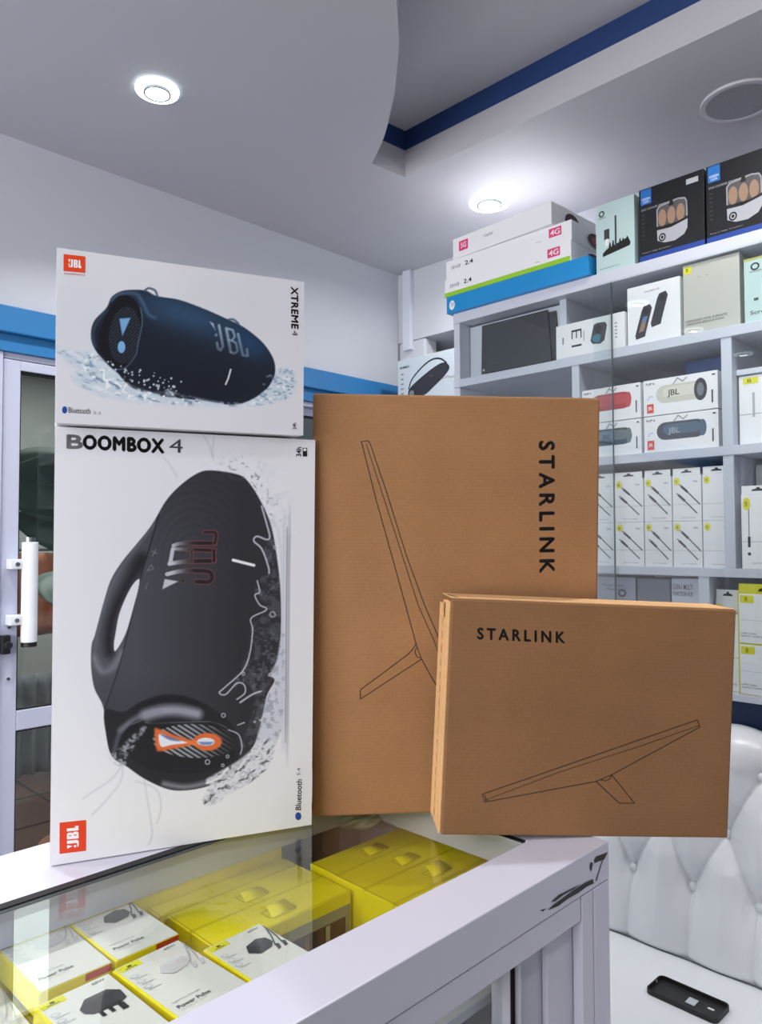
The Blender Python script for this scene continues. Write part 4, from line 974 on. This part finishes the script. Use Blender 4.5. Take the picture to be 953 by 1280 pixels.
P.over((224, 226, 236), P.mask(cr([(199, 919), (214, 925), (234, 930), (214, 933), (201, 935)], 4))); P.over((90, 110, 160), P.mask(cr([(199, 919), (212, 923), (226, 928), (212, 927)], 4)) * .9)
P.over((220, 224, 236), P.ell(257, 929, 11, 5)); P.over((100, 124, 176), P.mask([(247, 929), (268, 929), (262, 933), (252, 933)]) * .9)
# rotated speaker mark on the grille
def lg(pts, wd=5, closed=False):
    m = P.stroke(cr(pts, 5, closed), wd, 1.3); k = np.clip((248 - X) / 32, 0, 1)
    P.over((186, 188, 198), m * k); P.over((30, 30, 35), m * (1 - k) * .9); rim = np.clip(P.stroke(cr(pts, 5, closed), wd + 2.2, 1.) - P.stroke(cr(pts, 5, closed), wd - .2, 1.), 0, 1); P.over((124, 62, 64), rim * np.clip((X - 222) / 20, 0, 1) * .85)
lg([(209, 720), (228, 716), (258, 716), (265, 721), (262, 729), (246, 729)]); lg([(212, 707), (232, 704), (268, 703)]); lg([(216, 688), (268, 690)], 4); lg([(213, 706), (216, 690)], 5); lg([(268, 703), (268, 690)], 4); lg([(240, 703), (240, 691)], 3); lg([(217, 684), (230, 681), (269, 681)], 4.5); lg([(269, 681), (270, 668), (256, 667)], 3.5)
P.over((190, 192, 202), P.mask([(203, 739), (206, 726), (223, 729)])); P.over((110, 60, 62), P.ell(229, 728, 3, 2.6)); P.over((34, 34, 40), P.ell(229, 728, 2, 1.6))
P.over((236, 236, 240), P.stroke([(292, 702), (318, 708.5)], 3.6, 1.2))
for seg_ in ([(190, 691), (196, 694)], [(195, 689), (191, 697)], [(184, 716), (189, 708), (192, 713), (184, 716)], [(184, 732), (182, 739)]): P.over((122, 124, 134), .8 * P.stroke(seg_, 1.2, 1.))
# water down the right side of the speaker
wm = np.clip((X - 275) / 30, 0, 1)
n2 = P.noise(7, 11); n3 = P.noise(3.2, 5)
wat = P.mask(cr([(332, 640), (336, 662), (338, 675), (330, 690), (337, 715), (322, 728), (320, 745), (333, 760), (325, 775), (314, 785), (312, 810), (300, 840), (276, 866), (290, 868), (305, 855), (318, 872), (310, 910), (300, 935), (322, 925), (330, 895), (340, 850), (351, 800), (351, 740), (346, 695)], 5), 1.5)
P.over((92, 94, 102), wat * .55 * np.clip((n2 - .42) * 5, 0, 1)); P.over((150, 152, 162), wat * .35 * np.clip((n3 - .6) * 8, 0, 1))
for pts, wd in (([(328, 634), (333, 652), (338, 672), (334, 676), (322, 672), (318, 678), (328, 688), (336, 710), (337, 718)], 2.2), ([(322, 728), (325, 742), (319, 746), (325, 758), (333, 762), (331, 766), (314, 775), (316, 790), (312, 820), (303, 841), (280, 862), (274, 868), (282, 870), (296, 856), (305, 858), (306, 868), (296, 876)], 1.7), ([(343, 655), (349, 668), (352, 700), (353, 760), (352, 800), (350, 830)], 2.6), ([(343, 840), (336, 846), (346, 850), (338, 866), (330, 892), (326, 903)], 1.6), ([(300, 880), (315, 870), (326, 866)], 2.2), ([(285, 914), (298, 920), (302, 935), (300, 944)], 1.4), ([(342, 892), (332, 900), (324, 902)], 1.8), ([(297, 908), (305, 905)], 1.4)):
    P.over((206, 208, 218), .85 * P.stroke(cr(pts, 5, False), wd, 1.1))
for x, y, r in ((279, 896, 3), (318, 904, 1.6), (259, 954, 3.4), (284, 947, 2.4), (278, 958, 2.2), (304, 844, 2.4), (345, 686, 2.6), (341, 770, 4)):
    P.over((196, 198, 208), .8 * np.clip(P.ell(x, y, r, r) - P.ell(x, y, r - 1.3, r - 1.3), 0, 1))
# white water to the right of the outline
rw = P.mask(cr([(338, 845), (346, 826), (351, 800), (356, 800), (353, 900), (345, 930), (335, 940), (318, 938), (326, 905), (334, 873), (344, 853)], 5), 1.2); P.over((196, 200, 214), rw * .9); P.over((130, 134, 146), rw * .5 * np.clip((P.noise(5, 8) - .55) * 8, 0, 1))
sp_ = P.mask(cr([(341, 928), (330, 925), (300, 950), (270, 968), (257, 976), (262, 984), (253, 1000), (258, 1008), (270, 1005), (283, 994), (310, 980), (330, 965), (341, 945)], 5), 1.5)
u_ = (X + Y * 1.0) ; v_ = (Y + X * .62)
ns = P.noise(5, 21); strk = .5 + .5 * np.sin(v_ * .55 + 9 * P.noise(14, 4))
P.over((214, 216, 226), sp_ * .9); P.over((52, 52, 60), sp_ * np.clip((strk - .7) * 4, 0, 1) * np.clip((ns - .4) * 4, 0, 1) * .8); P.over((150, 152, 162), sp_ * .5 * np.clip((n3 - .5) * 5, 0, 1))
P.over((228, 228, 232), .9 * P.stroke(cr([(258, 980), (272, 974), (284, 962)], 5, False), 3, 1.5))
ls = P.mask(cr([(137, 948), (150, 936), (176, 912), (183, 912), (170, 932), (160, 948), (156, 960), (146, 958)], 5), 1.5); P.over((170, 172, 182), ls * .8 * np.clip((P.noise(4, 31) - .35) * 4, 0, 1))
dk = P.noise(4, 77); P.over((70, 72, 82), np.clip((dk - .62) * 9, 0, 1) * .8 * P.blob(318, 603, 10, 16, -.7)); P.over((120, 124, 136), np.clip((dk - .6) * 7, 0, 1) * .6 * P.blob(340, 640, 10, 24, -.3)); P.over((120, 124, 136), np.clip((dk - .58) * 7, 0, 1) * .6 * P.blob(300, 585, 20, 12, 0))
P.done(c1)
p = Print(w, h, BB, eps=.00035); p.k = 5
p.text('B', [(83, 561.5), (103, 562), (103, 545), (83, 544.5)], M(150, 150, 154), off=.01, bold=.05); p.text('OOMBOX', [(104, 562), (205, 567), (205, 550), (104, 545)], BLACK, off=.0, sp=1.1, bold=.075); p.text('4', [(212, 566), (229, 567), (229, 550), (212, 549)], DGREY)
p.text('Bluetooth', [(375, 1013), (376.5, 975), (369.5, 975), (368, 1013)], BLACK, off=.015); p.ell(371.5, 1020.5, 3.8, 4.8, BLUEI); p.text('5.4', [(374, 970), (374.5, 961), (370.5, 961), (370, 970)], DGREY)
p.text('34h', [(378, 571), (378.5, 559), (372, 559), (371.5, 571)], BLACK, off=.02); p.rect(380, 560, 385.5, 571, BLACK); p.rect(381, 561, 384.5, 564, INKW)
p.done('lettering', c1)
p = Print(w, h, BB, eps=.00035); p.k = 7; p.poly([(75, 1068), (108, 1064), (108, 1026), (75, 1029.5)], ORANGE); jbl_logo(p, 0, 0, 0, 0, INKW, [(99, 1060), (98.5, 1033), (84, 1034.5), (84.5, 1061.5)]); p.done('logo', c1)

# --- upper white carton
w, h = .3359, .2273; XB_ = [(70, 530), (379, 543.5), (380.5, 355), (70, 308)]
c2 = big('speaker_carton', 'smaller white carton with a navy cylindrical speaker picture, stacked on the tall white carton', (.3835, .9806, 1.5835), -21.3, 1.8, -.18, w, .19, h, CARTON_W)
P = Painter(w, h, XB_, (218, 218, 225)); X, Y = P.X, P.Y
P.over((200, 206, 216), .5 * P.blob(90, 400, 60, 80)); P.over((204, 205, 214), .4 * P.blob(300, 380, 90, 50))
# splash behind and in front
sw = P.mask(cr([(72, 436), (100, 442), (120, 440), (140, 452), (160, 470), (200, 478), (260, 490), (310, 496), (335, 480), (355, 462), (368, 468), (366, 492), (345, 502), (300, 507), (250, 506), (190, 504), (150, 500), (110, 488), (92, 474), (100, 462), (80, 450)], 5), 4)
na, nb = P.noise(9, 41, 4, .5, 1.5, -.3), P.noise(6, 42, 3, .6, 1.6, -.3)
P.over((186, 204, 220), sw * .7); P.over((226, 230, 236), sw * np.clip((na - .45) * 4, 0, 1) * .8); P.over((120, 146, 172), sw * np.clip((nb - .56) * 6, 0, 1) * .6)
body_ = cr([(134.5, 385.5), (141, 372), (152, 365), (165, 363), (184, 364), (198, 371), (226, 376), (256, 387), (285, 400), (307, 411), (329, 429), (341, 446), (345, 460), (343, 473), (333, 488), (312, 502), (289, 506), (252, 501), (197, 495), (165, 484), (150, 468), (134.5, 455), (120, 437), (115, 420), (119, 402)], 6)
mb = P.mask(body_); P.over((24, 30, 44), mb)
P.over((44, 76, 108), mb * .85 * P.blob(235, 395, 75, 22, .32)); P.over((30, 66, 104), mb * .8 * P.blob(315, 432, 22, 14, .7)); P.over((20, 24, 34), mb * .6 * P.blob(250, 480, 90, 24, .1))
wv_ = (.5 + .5 * np.sin((X * .7 + Y * 1.1) * 1.5)) * (.5 + .5 * np.sin((X * 1.2 - Y * .5) * 1.5)); right = np.clip((X - 185) / 15, 0, 1)
P.over((70, 104, 138), mb * right * wv_ * .28 * np.clip((440 - Y + (X - 200) * .3) / 60, 0.1, 1))
# bumper ring and end
P.over((70, 96, 122), mb * .85 * P.stroke(cr([(140, 376), (152, 368), (172, 368), (181, 380), (188, 394), (196, 398)], 5, False), 4, 4)); P.over((58, 78, 100), mb * .7 * P.stroke(cr([(134, 388), (122, 404), (117, 420), (120, 434)], 5, False), 4, 4))
inn = P.mask(cr([(142, 380), (150, 371), (162, 370), (172, 377), (178, 390), (180, 405), (176, 430), (170, 450), (158, 461), (148, 461), (136, 452), (126, 436), (125, 418), (132, 400)], 5)); P.over((16, 17, 24), inn)
eg = inn * P.ell(158, 420, 20, 36, .1); P.over((58, 66, 80), eg * .8 * ((.5 + .5 * np.sin((X * 1.0 + Y * 1.0) * 1.35)) > .6))
P.over((84, 104, 128), .8 * P.stroke(cr([(178, 386), (180, 405), (175, 430), (172, 445), (160, 460), (149, 463)], 5, False), 1.6, 1.2)); 
P.over((28, 36, 52), P.mask([(148, 396), (168, 395), (155.5, 425)], 1.5)); P.over((112, 164, 212), P.mask([(151, 399), (165.5, 398), (155, 421)])); P.over((28, 36, 52), P.ell(154, 434.8, 6.6, 9.6)); P.over((120, 172, 216), P.ell(154, 434.8, 4.8, 7.6))
for a_ in ([(183, 364), (188, 361), (196, 364), (199, 371)], [(288, 401), (294, 401), (300, 406)]): P.over((70, 88, 108), .9 * P.stroke(cr(a_, 5, False), 2.6, 1.4))
def lx(pts, wd=3.2):
    m = P.stroke(pts, wd, 1.1); P.over((140, 160, 182), m * np.clip((470 - Y) / 60, .55, 1))
P.over((170, 184, 198), P.mask([(264, 403), (269, 405.5), (271.5, 414)])); P.over((110, 126, 146), P.ell(272.5, 420, 1.8, 2)); lx([(276, 408), (281, 434), (278, 439), (275, 437), (273.5, 430)]); lx([(285, 412), (290.5, 441)], 3.6); lx([(286, 412), (293, 414), (295.5, 422), (292, 427), (288, 426)], 2.8); lx([(292, 427), (297, 430), (299, 440), (295, 443), (291, 441.5)], 2.8); lx([(299.5, 419), (305.5, 445), (311.5, 446), (310.5, 438)], 3.4)
P.over((206, 208, 214), P.stroke([(290.6, 463), (287.5, 474), (284.5, 481)], 2.2, 1.1))
# front splash
fs = P.mask(cr([(112, 440), (124, 446), (134, 455), (146, 470), (160, 480), (180, 488), (205, 492), (215, 487), (226, 494), (250, 499), (280, 504), (312, 503), (335, 488), (348, 478), (362, 480), (360, 495), (330, 505), (290, 508), (240, 507), (180, 503), (140, 492), (118, 476), (104, 458)], 5), 2.5)
P.over((196, 210, 222), fs * np.clip((na - .36) * 5, 0, 1) * .9); P.over((84, 112, 142), fs * np.clip((nb - .6) * 7, 0, 1) * .6); P.over((232, 236, 240), fs * np.clip((P.noise(4, 50) - .58) * 8, 0, 1))
rng = random.Random(3)
for k in range(70):
    t_ = rng.random(); x = 108 + t_ * 120 + rng.uniform(-6, 6); y = 436 + 55 * t_ ** .6 + rng.uniform(-14, 8); r = rng.uniform(.6, 1.7); P.over((206, 218, 228), .85 * P.ell(x, y, r, r))
for k in range(40):
    x = rng.uniform(328, 368); y = rng.uniform(462, 500); r = rng.uniform(.5, 1.3); P.over((110, 134, 158), .7 * P.ell(x, y, r * 1.6, r))
P.done(c2)
p = Print(w, h, XB_, eps=.00035); p.k = 5
p.text('XTREME', [(364.5, 361), (365, 412), (373, 413), (372.5, 362)], BLACK, off=.0, sp=1.08, bold=.06); p.text('4', [(365.5, 415), (365.5, 421), (372.5, 422), (372.5, 415)], DGREY)
p.text('Bluetooth', [(87, 517.5), (115, 519), (115, 511.5), (87, 510.5)], BLACK); p.ell(82, 514, 3.2, 4.6, BLUEI); p.text('5.3', [(119, 519), (128, 519.5), (128, 516), (119, 515.5)], MGREY)
p.text('24h', [(370.5, 536), (370.5, 528), (366, 528), (366, 536)], BLACK, off=.02)
p.text('HARMAN', [(80, 342.5), (106, 345), (106, 342.5), (80, 340)], M(200, 110, 90)); p.done('lettering', c2)
p = Print(w, h, XB_, eps=.00035); p.k = 7; p.poly([(79, 338), (107, 341), (107, 320), (79, 316.5)], ORANGE); jbl_logo(p, 0, 0, 0, 0, INKW, [(85, 333), (102, 335), (102, 325), (85, 323)]); p.done('logo', c2)

# --- large brown carton
CB = cardboard_mat('kraft_cardboard', (153, 112, 77)); CB_LIT = cardboard_mat('kraft_cardboard_lit', (216, 172, 124))  # paler copy has the light from the left put into its colour
INK = mat('black_ink', (28, 24, 22), .6)
w, h = .4528, .6541; GB_ = [(390.3, 1022), (744, 1009), (753, 497), (391, 492)]
c3 = big('satellite_kit_carton', 'largest brown cardboard carton with vertical lettering, behind the smaller brown one', (.7533, .9061, 1.0015), -39.8, 3.5, .1, w, .115, h, CB, bevel=.004)
p = Print(w, h, GB_, eps=.0002)
p.text('STARLINK', [(675.5, 552), (675.5, 717), (693.5, 716.5), (694.5, 552)], INK, off=.004, sp=1.45, bold=.045)
L = .0012
p.line([(454, 559), (451.5, 553), (456, 552.5), (460.5, 551.8), (463, 556), (484, 618), (508, 695), (531, 758), (550, 802), (575, 865)], L, INK); p.line([(458, 556), (490, 655), (523, 758), (543, 803), (560, 850)], L * .8, INK); p.line([(453, 557), (470, 625), (491, 700), (507, 758), (521, 809), (527, 825)], L, INK)
p.line([(520, 806), (515, 814), (509, 820), (450.5, 863.4), (450.5, 875), (527, 825), (541.6, 851.6), (560, 880)], L, INK); p.line([(521.5, 810), (519, 814), (519.5, 819), (522, 823), (525.5, 823.5)], L, INK)
p.done('line_drawing', c3)
# --- small brown carton
w, h = .4274, .3352; MB_ = [(551.5, 1044), (910, 1048.3), (921.6, 762), (564.4, 748)]
c4 = big('dish_carton', 'smaller brown cardboard carton leaning in front on the counter corner', (.8188, .7013, 1.012), -39.77, 1.0, 2.855, w, .078, h, cardboard_mat('shaded_kraft_cardboard', (131, 95, 65)), bevel=.003)  # darker kraft copy, the shade on this carton put into its colour
p = Print(w, h, MB_, eps=.0002)
p.text('STARLINK', [(597, 799), (706, 804), (706, 790), (597, 785)], INK, off=.004, sp=1.45, bold=.045)
L = .0011
p.line([(603, 993), (872, 900), (875, 909), (764.5, 968.7), (745, 977), (606.6, 1002.6)], L, INK, closed=True); p.line([(606, 1000.5), (700, 965), (800, 933), (874.5, 907)], L * .7, INK); p.line([(606, 994), (609, 1001)], L, INK)
p.line([(745, 977), (774, 1004), (793, 1004), (764.5, 968.7)], L, INK); p.line([(752, 975), (757, 976.5), (763, 973), (764.5, 968.7)], L, INK)
p.done('line_drawing', c4)
# fluted flaps on top and side, light painted in as paler kraft
t_ = bmesh.new(); bx(t_, (.0, .003, h), (w - .001, .076, h + .0012)); finish('lid_flap', t_, CB_LIT, c4, bevel=.0005)
t_ = bmesh.new(); bx(t_, (-.0028, .003, .002), (0, .030, h - .004)); bx(t_, (-.0022, .034, .002), (0, .052, h - .006)); bx(t_, (-.0028, .054, .004), (0, .077, h - .012)); finish('side_flap', t_, CB_LIT, c4, bevel=.0006)
p = Print(.078, h, eps=.0032, face='left', d=.078)
for k in range(16): p.rect(.40, .03 + .06 * k, .43, .065 + .06 * k, M(120, 84, 52))
p.rect(.56, .91, .64, .975, BLACK); p.done('flap_slot', c4)
p = Print(w, .078, eps=.0013, face='top', d=h); p.poly([(.004, .55), (.012, .60), (.028, .12), (.020, .08)], BLACK); p.done('flap_slot', c4)
# bottom-left front edge crushed light
